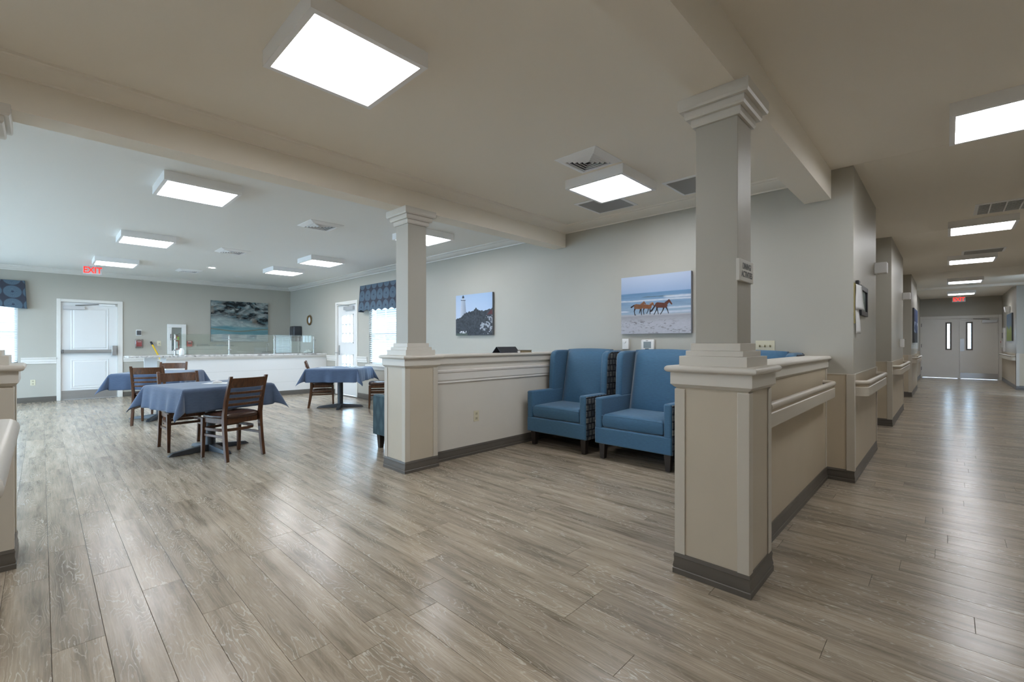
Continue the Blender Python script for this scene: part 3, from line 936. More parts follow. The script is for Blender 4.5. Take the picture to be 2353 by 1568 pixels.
bx('magnet_lock', M_WHITE, d1, LX, LX + 0.045, 0.885, 1.145, 2.03, 2.075, bevel=0.004)
bx('threshold', M_STEEL, d1, XF - 0.16, XF + 0.01, 0.284, 1.184, 0.0, 0.011)

# door_2: glazed garden door in the back wall
d2 = thing('door_2', 'white glazed garden door with small panes beside the window', 'door', kind='structure')
GX0, GX1 = -10.50, -9.545
for x0, x1, z0, z1 in ((-10.575, GX0 + 0.01, 0, 2.18), (GX1 - 0.01, -9.485, 0, 2.18), (GX0 + 0.01, GX1 - 0.01, 2.10, 2.18)):
    bx('casing', M_TRIM, d2, x0, x1, YB - 0.02, YB + 0.03, z0, z1, bevel=0.003)
LY = YB + 0.02
lf = MB()
stile = 0.185
for x0, x1, z0, z1 in ((GX0 + 0.012, GX0 + stile, 0.012, 2.098), (GX1 - stile, GX1 - 0.012, 0.012, 2.098), (GX0 + stile, GX1 - stile, 0.012, 0.30), (GX0 + stile, GX1 - stile, 0.955, 1.21), (GX0 + stile, GX1 - stile, 1.88, 2.098)):
    lf.box(x0, x1, LY, LY + 0.045, z0, z1)
lf = lf.build('door_leaf', M_WHITED, d2)
for z0, z1 in ((0.30, 0.955), (1.21, 1.88)):
    fr = MB()
    xa, xb = GX0 + stile, GX1 - stile
    for a, b, c, d in ((xa, xa + 0.025, z0, z1), (xb - 0.025, xb, z0, z1), (xa, xb, z0, z0 + 0.025), (xa, xb, z1 - 0.025, z1)):
        fr.box(a, b, LY - 0.008, LY + 0.02, c, d)
    fr = fr.build('glazing_frame', M_WHITE, d2)
    xs = [xa + 0.025 + (xb - xa - 0.05) * i / 3 for i in range(4)]
    zs = [z0 + 0.025 + (z1 - z0 - 0.05) * i / 3 for i in range(4)]
    for i in (1, 2):
        bx('muntin', M_WHITE, fr, xs[i] - 0.009, xs[i] + 0.009, LY, LY + 0.03, z0 + 0.02, z1 - 0.02)
        bx('muntin', M_WHITE, fr, xa + 0.02, xb - 0.02, LY, LY + 0.03, zs[i] - 0.009, zs[i] + 0.009)
    for i in range(3):
        for j in range(3):
            bx('pane', M_GLASS, fr, xs[i] + 0.009, xs[i + 1] - 0.009, LY + 0.014, LY + 0.018, zs[j] + 0.009, zs[j + 1] - 0.009)
for x0, x1, z0, z1 in ((GX0 - 0.01, GX0 + 0.03, 0, 2.12), (GX1 - 0.03, GX1 + 0.01, 0, 2.12), (GX0, GX1, 2.08, 2.12)):
    bx('door_stop', M_TRIM, d2, x0, x1, LY + 0.046, LY + 0.07, z0, z1)
cl = bx('door_closer', M_ALU, d2, -10.12, -9.68, LY - 0.06, LY, 1.975, 2.06, bevel=0.006)
MB().tube([(-9.85, LY - 0.05, 2.07), (-10.1, LY - 0.22, 2.10), (-10.45, LY - 0.06, 2.12)], 0.007, 8).build('closer_arm', M_STEELD, cl)
hp = bx('lock_plate', M_STEEL, d2, -10.46, -10.40, LY - 0.012, LY, 0.93, 1.16, bevel=0.004)
MB().tube([(-10.43, LY - 0.01, 0.985), (-10.43, LY - 0.06, 0.985), (-10.55, LY - 0.065, 0.985)], 0.011, 8).build('lever', M_STEEL, hp, smooth=True)
for z in (0.28, 1.02, 1.86):
    bx('hinge', M_STEELD, d2, GX1 - 0.03, GX1 - 0.004, LY - 0.012, LY, z, z + 0.10)

# door_3: double doors at the end of the corridor
d3 = thing('door_3', 'pair of pale corridor doors with narrow vision panels', 'door', kind='structure')
for x0, x1, z0, z1 in ((-0.745, -0.672, 0, 2.14), (1.21, 1.285, 0, 2.14), (-0.672, 1.21, 2.045, 2.14)):
    bx('casing', M_TRIM, d3, x0, x1, YE - 0.025, YE + 0.05, z0, z1, bevel=0.004)
DY = YE + 0.0
def leaf3(x0, x1, g0, g1):
    mb = wall_boxes(MB(), 'y', DY, DY + 0.045, x0, x1, 0.006, 2.04, [(g0, g1, 0.985, 1.91)])
    lf = mb.build('door_leaf', M_TRIM, d3)
    fr = wall_boxes(MB(), 'y', DY - 0.01, DY + 0.05, g0 - 0.015, g1 + 0.015, 0.97, 1.925, [(g0 + 0.03, g1 - 0.03, 1.02, 1.875)]).build('vision_frame', mat('bronze_frame', (0.10, 0.085, 0.065), 0.4), lf)
    bx('pane', M_GLASS, lf, g0 + 0.01, g1 - 0.01, DY + 0.02, DY + 0.025, 0.995, 1.90)
    return lf
for x0, x1, z0, z1 in ((-0.71, -0.64, 0, 2.07), (1.18, 1.24, 0, 2.07), (0.25, 0.33, 0, 2.045), (-0.71, 1.24, 2.02, 2.07)):
    bx('door_stop', M_TRIM, d3, x0, x1, DY + 0.046, DY + 0.07, z0, z1)
l1 = leaf3(-0.670, 0.283, -0.035, 0.09)
l2 = leaf3(0.297, 1.205, 0.465, 0.60)
bx('push_plate', M_STEEL, l2, 0.315, 0.415, DY - 0.004, DY, 0.93, 1.35)
bx('kick_plate', M_STEEL, l2, 0.31, 1.195, DY - 0.004, DY, 0.03, 0.20)
cl = bx('door_closer', M_ALU, d3, 0.83, 1.18, DY - 0.06, DY, 1.88, 1.975, bevel=0.005)
MB().tube([(1.0, DY - 0.05, 2.0), (0.62, DY - 0.06, 2.02)], 0.01, 8).build('closer_arm', M_STEELD, cl)
bx('magnet_lock', M_WHITE, d3, 0.325, 0.58, DY - 0.05, DY, 1.985, 2.035, bevel=0.004)
for z in (0.25, 1.05, 1.78):
    bx('hinge', M_BLACK, d3, -0.685, -0.66, DY - 0.015, DY, z, z + 0.12)

# ================================================================== ceiling fittings
def light_panel(cx, cy, label):
    t = thing('ceiling_light', label, 'ceiling light', (cx, cy, H_CEIL), group='square surface mounted ceiling panels')
    h = 0.308; d = 0.085; w = 0.030
    mb = MB()
    mb.sweep([(-h, -h), (-h, h), (h, h), (h, -h)], [(0, -d), (0, 0), (-0.006, 0), (-0.006, -d + 0.006), (-w, -d + 0.006), (-w, -d)], closed=True)
    mb.build('frame', M_FIX, t)
    bx('back_plate', M_DGREY, t, -h + 0.01, h - 0.01, -h + 0.01, h - 0.01, -0.004, -0.001)
    bx('diffuser', M_DIFF, t, -h + w, h - w, -h + w, h - w, -d + 0.008, -d + 0.012)
    return t
LIGHTS = [
    (-2.30, 1.118, 'large square ceiling panel light in the lounge nearest the camera'),
    (-2.315, 3.765, 'square ceiling panel light above the blue armchairs'),
    (-5.335, 1.065, 'dining ceiling panel light above the front table'),
    (-8.415, 1.058, 'dining ceiling panel light above the second table'),
    (-11.2, 0.96, 'dining ceiling panel light beside the dining exit sign'),
    (-5.37, 3.76, 'dining ceiling panel light partly hidden by the lounge column'),
    (-8.33, 3.58, 'dining ceiling panel light nearer the window valance'),
    (-10.05, 3.53, 'dining ceiling panel light nearest the corner with the clock'),
    (0.318, 4.375, 'corridor ceiling panel light cut off by the picture edge'),
    (0.312, 8.35, 'corridor ceiling panel light just beyond the slotted vent'),
    (0.308, 11.55, 'corridor ceiling panel light in front of the grey return grille'),
    (0.300, 15.45, 'fourth corridor ceiling panel light, before the header'),
    (0.297, 19.2, 'last corridor ceiling panel light, above the corridor exit sign'),
    (0.318, -0.4, 'corridor ceiling panel light above and behind the camera'),
    (-2.30, -1.5, 'lounge ceiling panel light out of view behind the camera'),
    (-5.35, -1.5, 'dining ceiling panel light out of view, first from the lounge beam'),
    (-8.4, -1.5, 'dining ceiling panel light out of view, second from the lounge beam'),
    (-11.2, -1.5, 'dining ceiling panel light out of view, third from the lounge beam'),
]
for x, y, lb in LIGHTS:
    light_panel(x, y, lb)

def diffuser_vent(cx, cy, hx, hy, label):
    t = thing('ceiling_vent', label, 'air vent', (cx, cy, H_CEIL), group='ceiling air diffusers')
    MB().sweep([(-hx, -hy), (-hx, hy), (hx, hy), (hx, -hy)], [(0, 0), (0, -0.004), (-0.06, -0.028), (-0.066, -0.024), (-0.06, 0)], closed=True).build('rim', M_FIX, t)
    bx('throat', M_BLACK, t, -hx + 0.05, hx - 0.05, -hy + 0.05, hy - 0.05, -0.004, -0.001)
    k = 0.075
    while k < min(hx, hy) - 0.012:
        a, b = hx - k, hy - k
        MB().sweep([(-a, -b), (-a, b), (a, b), (a, -b)], [(0, -0.006), (0.002, -0.006), (-0.012, -0.028), (-0.016, -0.026)], closed=True).build('blade', M_FIX, t)
        k += 0.03
    return t
diffuser_vent(-2.19, 3.21, 0.205, 0.205, 'square louvred air diffuser next to the lounge panel light')
diffuser_vent(-5.94, 2.545, 0.215, 0.215, 'dining air diffuser nearest the lounge column')
diffuser_vent(-8.68, 2.235, 0.215, 0.215, 'middle one of the three dining air diffusers')
diffuser_vent(-11.68, 2.19, 0.215, 0.215, 'dining air diffuser farthest off, near the abstract painting')
diffuser_vent(0.30, 19.0 - 1.75, 0.2, 0.2, 'small air diffuser before the corridor exit sign') if False else None

def return_grille(x0, x1, y0, y1, label, slot=False):
    t = thing('return_grille', label, 'air grille', ((x0 + x1) / 2, (y0 + y1) / 2, H_CEIL), group='ceiling return grilles')
    hx, hy = (x1 - x0) / 2, (y1 - y0) / 2
    MB().sweep([(-hx, -hy), (-hx, hy), (hx, hy), (hx, -hy)], [(0, 0), (0, -0.004), (-0.03, -0.010), (-0.034, 0)], closed=True).build('rim', M_FIX, t)
    bx('throat', M_BLACK if slot else M_GRILLE, t, -hx + 0.03, hx - 0.03, -hy + 0.03, hy - 0.03, -0.003, -0.001)
    mb = MB(); step = 0.045 if slot else 0.0125
    y = -hy + 0.035
    while y < hy - 0.035:
        mb.box(-hx + 0.032, hx - 0.032, y, y + (0.006 if slot else 0.002), -0.010, -0.004)
        y += step
    mb.build('slats', M_FIX if slot else M_GRILLE, t, kind='stuff')
    if slot:
        for q in (-0.5, 0, 0.5):
            bx('divider', M_FIX, t, q * hx - 0.006, q * hx + 0.006, -hy + 0.03, hy - 0.03, -0.012, -0.003)
    return t
return_grille(-3.0, -2.49, 4.11, 4.62, 'grey return air grille behind the lounge panel light')
return_grille(-1.995, -1.49, 4.16, 4.66, 'grey return air grille partly hidden by the near column')
return_grille(0.225, 0.72, 7.24, 7.82, 'white slotted air vent in the corridor ceiling', True)
return_grille(0.175, 0.69, 10.75, 11.22, 'grey return grille in the corridor ceiling between panel lights')
return_grille(0.15, 0.55, 16.35, 16.75, 'small air grille before the pale corridor header')

def can_light(cx, cy, label, lit):
    t = thing('recessed_light', label, 'downlight', (cx, cy, H_CEIL), group='recessed downlights')
    MB().lathe([(0.055, -0.002), (0.085, -0.006), (0.09, 0.0), (0.06, 0.0)], n=24).build('trim_ring', M_FIX, t, smooth=True)
    MB().lathe([(0.0, -0.003), (0.056, -0.003), (0.056, -0.001), (0.0, -0.001)], n=24).build('lens', M_CAN if lit else M_FIX, t)
can_light(-10.9, 2.43, 'lit recessed downlight next to the third dining diffuser', True)
can_light(-11.9, 3.19, 'unlit recessed downlight above the abstract painting', False)
can_light(-10.75, 3.82, 'lit recessed downlight touching the corner panel light', True)

M_EXITRED = emis('exit_red', (0.95, 0.035, 0.025), 0.75)
def exit_sign(label, loc, rotz, w, h):
    """faces local -Y"""
    t = thing('exit_sign', label, 'exit sign', loc, rotz)
    bx('housing', mat('sign_face', (0.62, 0.64, 0.68), 0.4), t, -w / 2, w / 2, -0.02, 0.02, -h, 0, bevel=0.006)
    bx('mount', M_FIX, t, -0.05, 0.05, -0.018, 0.018, 0, H_CEIL - loc[2])
    text_mesh('lettering', 'EXIT', h * 1.02, M_EXITRED, t, (0, -0.0215, -h * 0.52), (math.pi / 2, 0, 0), 0.001, 0.004, 0.80)
exit_sign('red and white EXIT sign hanging before the dining exit door', (-12.2, 0.70, 2.735), math.pi / 2, 0.275, 0.165)
exit_sign('red and white EXIT sign above the corridor double doors', (0.265, 20.5, 2.70), 0, 0.31, 0.165)

# ================================================================== dining chairs (local: front towards -Y, origin at floor centre)
def make_chair(label):
    t = thing('dining_chair', label, 'chair', group='ladder back dining chairs')
    # rear posts: leg and back upright in one curved piece
    prof = [(0.235, 0.0), (0.205, 0.18), (0.185, 0.36), (0.183, 0.47), (0.212, 0.62), (0.253, 0.76), (0.292, 0.875)]
    for s in (-1, 1):
        rings = []
        for i, (y, z) in enumerate(prof):
            q = z / 0.875
            hw = 0.016; dp = (0.019 + 0.007 * math.sin(math.pi * min(1, z / 0.8))) * (1 - 0.25 * q)
            x = s * (0.190 + 0.012 * (1 - q) * 0.5)
            rings.append([(x - hw, y - dp, z), (x + hw, y - dp, z), (x + hw, y + dp, z), (x - hw, y + dp, z)])
        MB().loft(rings).build('rear_post', M_WOOD, t, bevel=0.004, smooth=True)
        rings = []
        for z, w in ((0, 0.014), (0.25, 0.018), (0.425, 0.021)):
            x = s * (0.190 + 0.004 * (1 - z / 0.42)); y = -0.185 - 0.012 * (1 - z / 0.425)
            rings.append([(x - w, y - w, z), (x + w, y - w, z), (x + w, y + w, z), (x - w, y + w, z)])
        MB().loft(rings).build('front_leg', M_WOOD, t, bevel=0.004)
    def backrail(z0, z1, th, bow, name):
        mb = MB(); rings = []
        n = 10
        for i in range(n + 1):
            u = -1 + 2 * i / n
            x = 0.178 * u
            yc = lambda z: 0.183 + max(0, z - 0.47) * 0.255 + bow * (1 - u * u)
            rings.append([(x, yc(z0) - th, z0), (x, yc(z0) + th, z0), (x, yc(z1) + th, z1), (x, yc(z1) - th, z1)])
        mb.loft(rings)
        return mb.build(name, M_WOOD, t, bevel=0.003, smooth=True)
    backrail(0.755, 0.855, 0.009, 0.030, 'top_rail')
    for z in (0.565, 0.625, 0.685):
        backrail(z, z + 0.026, 0.007, 0.026, 'back_slat')
    # apron and seat
    ap = [(-0.195, -0.195), (0.195, -0.195), (0.190, 0.15), (0.16, 0.185), (-0.16, 0.185), (-0.190, 0.15)]
    MB().prism(ap, 0.375, 0.435, 'xy').build('seat_apron', M_WOOD, t, bevel=0.006)
    mb = MB(); rings = []
    n = 40
    def outline(k, sc):
        a = 2 * math.pi * k / n
        c, s_ = math.cos(a), math.sin(a)
        e = 0.42
        x = 0.222 * sc * math.copysign(abs(c) ** e, c); y = 0.212 * sc * math.copysign(abs(s_) ** e, s_)
        if y > 0: x *= 1 - 0.12 * y / 0.21
        return x, y
    for sc, z in ((0.95, 0.432), (1.0, 0.440), (1.0, 0.458), (0.97, 0.472), (0.85, 0.482), (0.5, 0.488)):
        rings.append([(*outline(k, sc), z) for k in range(n)])
    mb.loft(rings).build('seat', M_VINYL, t, smooth=True, angle=60)
    # U-shaped stretcher and front stretcher
    path = [(-0.185, -0.17), (-0.19, -0.05), (-0.178, 0.08), (-0.13, 0.145), (-0.05, 0.17), (0.05, 0.17), (0.13, 0.145), (0.178, 0.08), (0.19, -0.05), (0.185, -0.17)]
    MB().sweep(path, [(-0.009, 0.295), (0.009, 0.295), (0.009, 0.325), (-0.009, 0.325)]).build('bent_stretcher', M_WOOD, t, bevel=0.003, smooth=True)
    for s in (-1, 1):
        bx('side_stretcher', M_WOOD, t, s * 0.186 - 0.009, s * 0.186 + 0.009, -0.18, 0.20, 0.232, 0.258, bevel=0.003)
    bx('front_stretcher', M_WOOD, t, -0.18, 0.18, -0.196, -0.178, 0.30, 0.326, bevel=0.003)
    return t
def face(deg):      # rotation so that local -Y points to direction deg (plan angle)
    return R_(deg + 90)
CHAIRS = [
    (-5.575, 1.43, 197, 'ladder back chair nearest the camera, its back to us, front table'),
    (-6.43, 1.16, 3, 'ladder back chair pushed under the front table, facing the camera'),
    (-8.77, 1.19, 157, 'ladder back chair with its back to us at the second table'),
    (-9.80, 1.55, -22, 'ladder back chair on the far side of the second table, facing us'),
    (-8.66, 3.74, 66, 'ladder back chair seen side-on at the table by the garden door'),
    (-7.80, 4.48, 240, 'ladder back chair half hidden by the cream pedestal, under the window'),
]
chair0 = make_chair(CHAIRS[0][3])
chair0.location = (*CHAIRS[0][:2], 0); chair0.rotation_euler = (0, 0, face(CHAIRS[0][2]))
for x, y, a, lb in CHAIRS[1:]:
    dup(chair0, (x, y, 0), face(a), lb)

# ================================================================== dining tables with cloths
def make_table(label):
    t = thing('dining_table', label, 'table', group='square pedestal dining tables')
    bx('table_top', mat('table_laminate', (0.12, 0.07, 0.045), 0.4), t, -0.45, 0.45, -0.45, 0.45, 0.715, 0.748, bevel=0.004)
    MB().lathe([(0.05, 0.05), (0.05, 0.70), (0.15, 0.702), (0.15, 0.714)], n=20).build('post', M_TABLEBASE, t, smooth=True)
    for k in range(4):
        a = k * math.pi / 2
        rings = []
        for r, w, z1 in ((0.0, 0.045, 0.075), (0.06, 0.045, 0.07), (0.30, 0.036, 0.045), (0.375, 0.032, 0.036), (0.415, 0.026, 0.008)):
            c, s = math.cos(a), math.sin(a)
            P = lambda rr, ww, z: (c * rr - s * ww, s * rr + c * ww, z)
            rings.append([P(r, -w, 0.004), P(r, w, 0.004), P(r, w * 0.75, z1), P(r, -w * 0.75, z1)])
        MB().loft(rings).build('foot', M_TABLEBASE, t, bevel=0.003)
    return t
def make_cloth(name, label, seed, over=0.245, zt=0.7495):
    h = 0.455; n = 84; S = h + over
    g = np.linspace(-S, S, n)
    rr = random.Random(seed)
    ph = [rr.uniform(0, 6.28) for _ in range(12)]
    vs = []
    for u in g:
        for v in g:
            tu = max(0, abs(u) - h); tv = max(0, abs(v) - h)
            su = 1 if u > 0 else -1; sv = 1 if v > 0 else -1
            x = max(-h, min(h, u)); y = max(-h, min(h, v)); z = zt
            if tu > 0 and tv > 0:
                r = math.hypot(tu, tv); th = math.atan2(tv, tu)
                lim = r
                fold = 0.42 * r * math.sin(2 * th) ** 1.6
                flare = 0.012 + 0.07 * r
                d = flare + fold
                x += su * math.cos(th) * d; y += sv * math.sin(th) * d
                z -= lim * (0.93 - 0.06 * math.sin(2 * th))
            elif tu > 0:
                k = ph[0 if su > 0 else 1]
                rip = 0.05 * tu * math.sin(v * 17 + k) + 0.035 * tu * math.sin(v * 31 + 2 * k)
                x += su * (0.012 * min(1, tu / 0.02) + 0.09 * tu + rip); z -= tu * 0.985
            elif tv > 0:
                k = ph[2 if sv > 0 else 3]
                rip = 0.05 * tv * math.sin(u * 17 + k) + 0.035 * tv * math.sin(u * 31 + 2 * k)
                y += sv * (0.012 * min(1, tv / 0.02) + 0.09 * tv + rip); z -= tv * 0.985
            else:
                z += 0.0007 * math.sin(u * 21 + ph[4]) * math.sin(v * 6 + ph[5])
            vs.append((x, y, z))
    fs = [(i * n + j, i * n + j + 1, (i + 1) * n + j + 1, (i + 1) * n + j) for i in range(n - 1) for j in range(n - 1)]
    o = MB().add(vs, fs).build(name, M_CLOTH, smooth=True, angle=180)
    sd = o.modifiers.new('thick', 'SOLIDIFY'); sd.thickness = 0.0018; sd.offset = 1
    return tag(o, label, 'tablecloth', 'slate blue tablecloths')
TABLES = [
    (-6.05, 1.335, 12, 12, 'pedestal dining table at the front, under a blue cloth', 'slate blue cloth on the front dining table, with napkin on top', 3),
    (-9.20, 1.33, -30, -30, 'pedestal dining table behind the front one, near the counter', 'slate blue cloth on the second dining table near the exit door', 8),
    (-8.28, 3.92, 46, 58, 'pedestal dining table in front of the garden door', 'slate blue cloth on the dining table before the garden door', 15),
]
table0 = None
for x, y, rot, brot, lt, lc, sd in TABLES:
    if table0 is None:
        table0 = make_table(lt); table0.location = (x, y, 0); table0.rotation_euler = (0, 0, R_(brot)); tb = table0
    else:
        tb = dup(table0, (x, y, 0), R_(brot), lt)
    if brot != rot:
        for ch in tb.children:
            if ch.name.startswith('table_top'): ch.rotation_euler = (0, 0, R_(rot - brot))
    c = make_cloth('tablecloth', lc, sd)
    c.location = (x, y, 0); c.rotation_euler = (0, 0, R_(rot))
ZC = 0.7525
def napkin(x, y, rz, label, roll=True):
    t = thing('paper_napkin', label, 'napkin', (x, y, ZC), rz, group='paper napkins laid on the tables')
    bx('sheet', M_PAPER, t, -0.13, 0.13, -0.08, 0.08, 0, 0.004, bevel=0.001)
    if roll:
        MB().tube([(-0.03, -0.05, 0.014), (0.0, 0.0, 0.018), (0.02, 0.06, 0.012)], [0.010, 0.017, 0.008], 10).build('crumpled_fold', M_PAPER, t, smooth=True)
    return t
napkin(-6.05, 1.40, 0.9, 'white paper napkin with a crumpled fold on the front table')
napkin(-8.47, 3.75, 0.8, 'flat white napkin on the garden door table, on the side of the counter', False)
napkin(-8.13, 4.16, 0.8, 'white napkin on the garden door table, on the side of the window')

# ================================================================== wing armchairs (local: front towards -Y, front plane y=0)
def make_armchair(label, fab, side, wings=True, zarm=0.645, group='blue wing armchairs'):
    t = thing('armchair', label, 'armchair', group=group)
    W = 0.425; D = 0.80; aw = 0.085
    zb = 0.165
    # base rail
    bx('base_rail', fab, t, -W + 0.004, W - 0.004, 0.0, 0.10, zb, 0.335, bevel=0.014, seg=3)
    bx('seat_deck', fab, t, -W + aw - 0.005, W - aw + 0.005, 0.08, 0.66, zb + 0.01, 0.335)
    # cushion
    cu = MB(); rings = []
    x = W - aw - 0.004
    for z, k in ((0.338, 0.02), (0.350, 0.006), (0.40, 0.0), (0.452, 0.006), (0.474, 0.022), (0.486, 0.06), (0.490, 0.13)):
        rings.append([(-x + k, 0.005 + k, z), (x - k, 0.005 + k, z), (x - k, 0.56 - k, z + 0.004), (-x + k, 0.56 - k, z + 0.004)])
    cu.loft(rings)
    c = cu.build('seat_cushion', fab, t, smooth=True, bevel=0.012, seg=3, angle=50)
    MB().tube([(-x, 0.003, 0.462), (-x * 0.3, -0.001, 0.467), (x * 0.3, -0.001, 0.467), (x, 0.003, 0.462)], 0.004, 6).build('piping', fab, c)
    for s in (-1, 1):
        # arm with outer patterned panel
        xi, xo = s * (W - aw), s * W
        a = MB().box(xi, xo - s * 0.006, 0.002, 0.70, 0.31, zarm).build('arm', fab, t, bevel=0.018, seg=3)
        bx('outer_panel', side, a, xo - s * 0.008, xo + s * 0.004, 0.018, D - 0.01, zb, zarm - 0.012, bevel=0.003)
        if wings:
            # wing: sloping front edge, rounded top
            y1 = D - 0.02
            poly = [(0.40, zarm - 0.02), (0.415, 0.90), (0.43, 1.06), (0.455, 1.105), (0.52, 1.128), (y1, 1.13), (y1, zarm - 0.02)]
            iw = 0.075
            mb = MB()
            rings = []
            for q, sh in ((0.0, 0.0), (1.0, 0.0)):
                xx = s * (W - 0.006 - iw * q)
                rings.append([(xx, yy, zz) for yy, zz in poly])
            mb.loft(rings)
            w = mb.build('wing', fab, t, bevel=0.02, seg=3)
            poly2 = [(0.425, zarm - 0.014), (0.437, 0.90), (0.45, 1.05), (0.47, 1.092), (0.53, 1.112), (y1, 1.115), (y1, zarm - 0.014)]
            MB().prism(poly2, s * (W - 0.008), s * (W + 0.004), 'yz').build('outer_wing_panel', side, w, bevel=0.003)
        # legs
        for yy, nm in ((0.075, 'leg'), (D - 0.08, 'leg')):
            xx = s * (W - 0.065)
            MB().frustum(xx, yy, 0.024, 0.024, 0.0, 0.036, 0.036, zb + 0.01).build(nm, M_LEGW, t, bevel=0.003)
    # inner back: reclined, wider at the bottom, softly crowned
    zt = 1.138 if wings else 0.86
    b = MB(); rings = []
    nz, nx = 12, 12
    V = []
    for side_ in (0, 1):
        for i in range(nz + 1):
            q = i / nz; z = 0.40 + (zt - 0.40) * q
            hx = W - aw - 0.0 - (0.03 * q if wings else 0.0)
            for j in range(nx + 1):
                u = -1 + 2 * j / nx
                crown = 0.045 * (1 - u ** 4) * (1 - abs(2 * q - 1) ** 3)
                yf = 0.535 + 0.115 * q - crown + (0.03 if abs(u) > 0.99 or q > 0.99 else 0)
                zz = z + (0.012 * (1 - u * u) if q > 0.9 else 0)
                V.append((hx * u, yf if side_ == 0 else 0.75, zz))
    F = []
    m = nx + 1; off = (nz + 1) * m
    for i in range(nz):
        for j in range(nx):
            F.append((i * m + j, i * m + j + 1, (i + 1) * m + j + 1, (i + 1) * m + j))
            F.append((off + i * m + j, off + (i + 1) * m + j, off + (i + 1) * m + j + 1, off + i * m + j + 1))
    for i in range(nz):
        for j in (0, nx):
            F.append((i * m + j, (i + 1) * m + j, off + (i + 1) * m + j, off + i * m + j))
    for j in range(nx):
        for i in (0, nz):
            F.append((i * m + j, i * m + j + 1, off + i * m + j + 1, off + i * m + j))
    b.add(V, F).build('back_cushion', fab, t, smooth=True, angle=60)
    bx('outer_back', side, t, -W + 0.004, W - 0.004, D - 0.055, D, zb, zt - 0.012, bevel=0.012)
    return t
ac = make_armchair('blue wing armchair nearest the lounge half wall', M_BLUE, M_SQUARES)
ac.location = (-3.225, 4.05, 0)
dup(ac, (-2.265, 4.05, 0), 0, 'blue wing armchair in the middle, below the horse picture')
dup(ac, (-1.37, 4.06, 0), 0, 'blue wing armchair mostly hidden behind the near column')
tl = make_armchair('teal patterned low armchair behind the cream pedestal', M_TEAL, M_TEAL, wings=False, zarm=0.62, group='teal armchairs')
tl.location = (-4.83, 3.10, 0); tl.rotation_euler = (0, 0, -math.pi / 2)

# ================================================================== serving counter
ct = thing('serving_counter', 'white serving counter with marbled top along the dining end', 'counter')
CX = -11.1
bx('front_panel', M_WHITED, ct, CX - 0.03, CX, 1.74, YB - 0.003, 0.0, 0.905)
for z in (0.31, 0.60):
    bx('panel_joint', mat('joint_line', (0.55, 0.55, 0.54), 0.5), ct, CX, CX + 0.0015, 1.74, YB - 0.003, z, z + 0.004)
bx('end_panel', M_WHITED, ct, CX - 0.65, CX - 0.001, 1.70, 1.74, 0.0, 0.905)
MB().sweep([(CX, 1.70), (CX, YB - 0.004)], n_([(0, 0.865), (0.015, 0.865), (0.03, 0.895), (0.045, 0.905), (0.05, 0.93), (0, 0.93)])).build('cove_moulding', M_TRIM, ct, smooth=True)
MB().sweep([(CX - 0.6, 1.70), (CX, 1.70), (CX, YB - 0.02)], n_(BASEP)).build('base_trim', M_BASE, ct, smooth=True, angle=25)
bx('worktop', M_STONE, ct, CX - 0.68, CX + 0.06, 1.66, YB - 0.006, 0.93, 0.966, bevel=0.005)
fl = tag(bx('counter_flap', M_STONE, None, CX - 0.56, CX + 0.05, 1.13, 1.657, 0.932, 0.964, bevel=0.004), 'marbled lift-up flap at the open end of the counter', 'counter flap')
gt = thing('half_gate', 'white half gate below the counter flap', 'gate')
bx('gate_panel', M_WHITED, gt, CX - 0.50, CX - 0.46, 1.42, 1.63, 0.02, 0.928, bevel=0.003)
bx('gate_foot', M_DGREY, gt, CX - 0.50, CX - 0.46, 1.45, 1.60, 0.0, 0.02)
br = thing('broom', 'yellow handled broom leaning at the open end of the counter', 'broom')
MB().tube([(-12.56, 2.15, 0.10), (-13.375, 1.795, 1.17)], 0.016, 10).build('handle', M_YELLOW, br, smooth=True)
MB().tube([(-13.375, 1.795, 1.17), (-13.425, 1.773, 1.238)], 0.021, 10).build('grip', M_BLACK, br, smooth=True)
MB().frustum(-12.55, 2.15, 0.05, 0.16, 0.0, 0.025, 0.07, 0.12).build('bristles', mat('bristle', (0.12, 0.10, 0.05), 0.9), br)
# glass guard
gg = thing('sneeze_guard', 'clear glass sneeze guard on steel posts along the counter', 'sneeze guard')
GXX = CX - 0.10
PY = [1.865, 2.815, 3.727, 4.63]
for y in PY:
    p = MB().tube([(GXX, y, 0.967), (GXX, y, 1.33), (GXX - 0.006, y, 1.365), (GXX - 0.03, y, 1.385), (GXX - 0.06, y, 1.39)], 0.015, 12).build('post', M_STEEL, gg, smooth=True)
    MB().lathe([(0.03, 0.967), (0.03, 0.975), (0.018, 0.98)], (GXX, y, 0), 16).build('flange', M_STEEL, p)
    for z in (1.06, 1.28):
        bx('clip', M_STEEL, p, GXX + 0.012, GXX + 0.032, y - 0.035, y + 0.035, z, z + 0.022, bevel=0.004)
for a, b in zip(PY[:-1], PY[1:]):
    bx('glass_pane', M_GUARDGLASS, gg, GXX + 0.018, GXX + 0.024, a + 0.02, b - 0.02, 0.985, 1.385)
bx('top_shelf', M_GUARDGLASS, gg, GXX - 0.26, GXX + 0.02, PY[0] - 0.02, PY[-1] + 0.02, 1.392, 1.400)
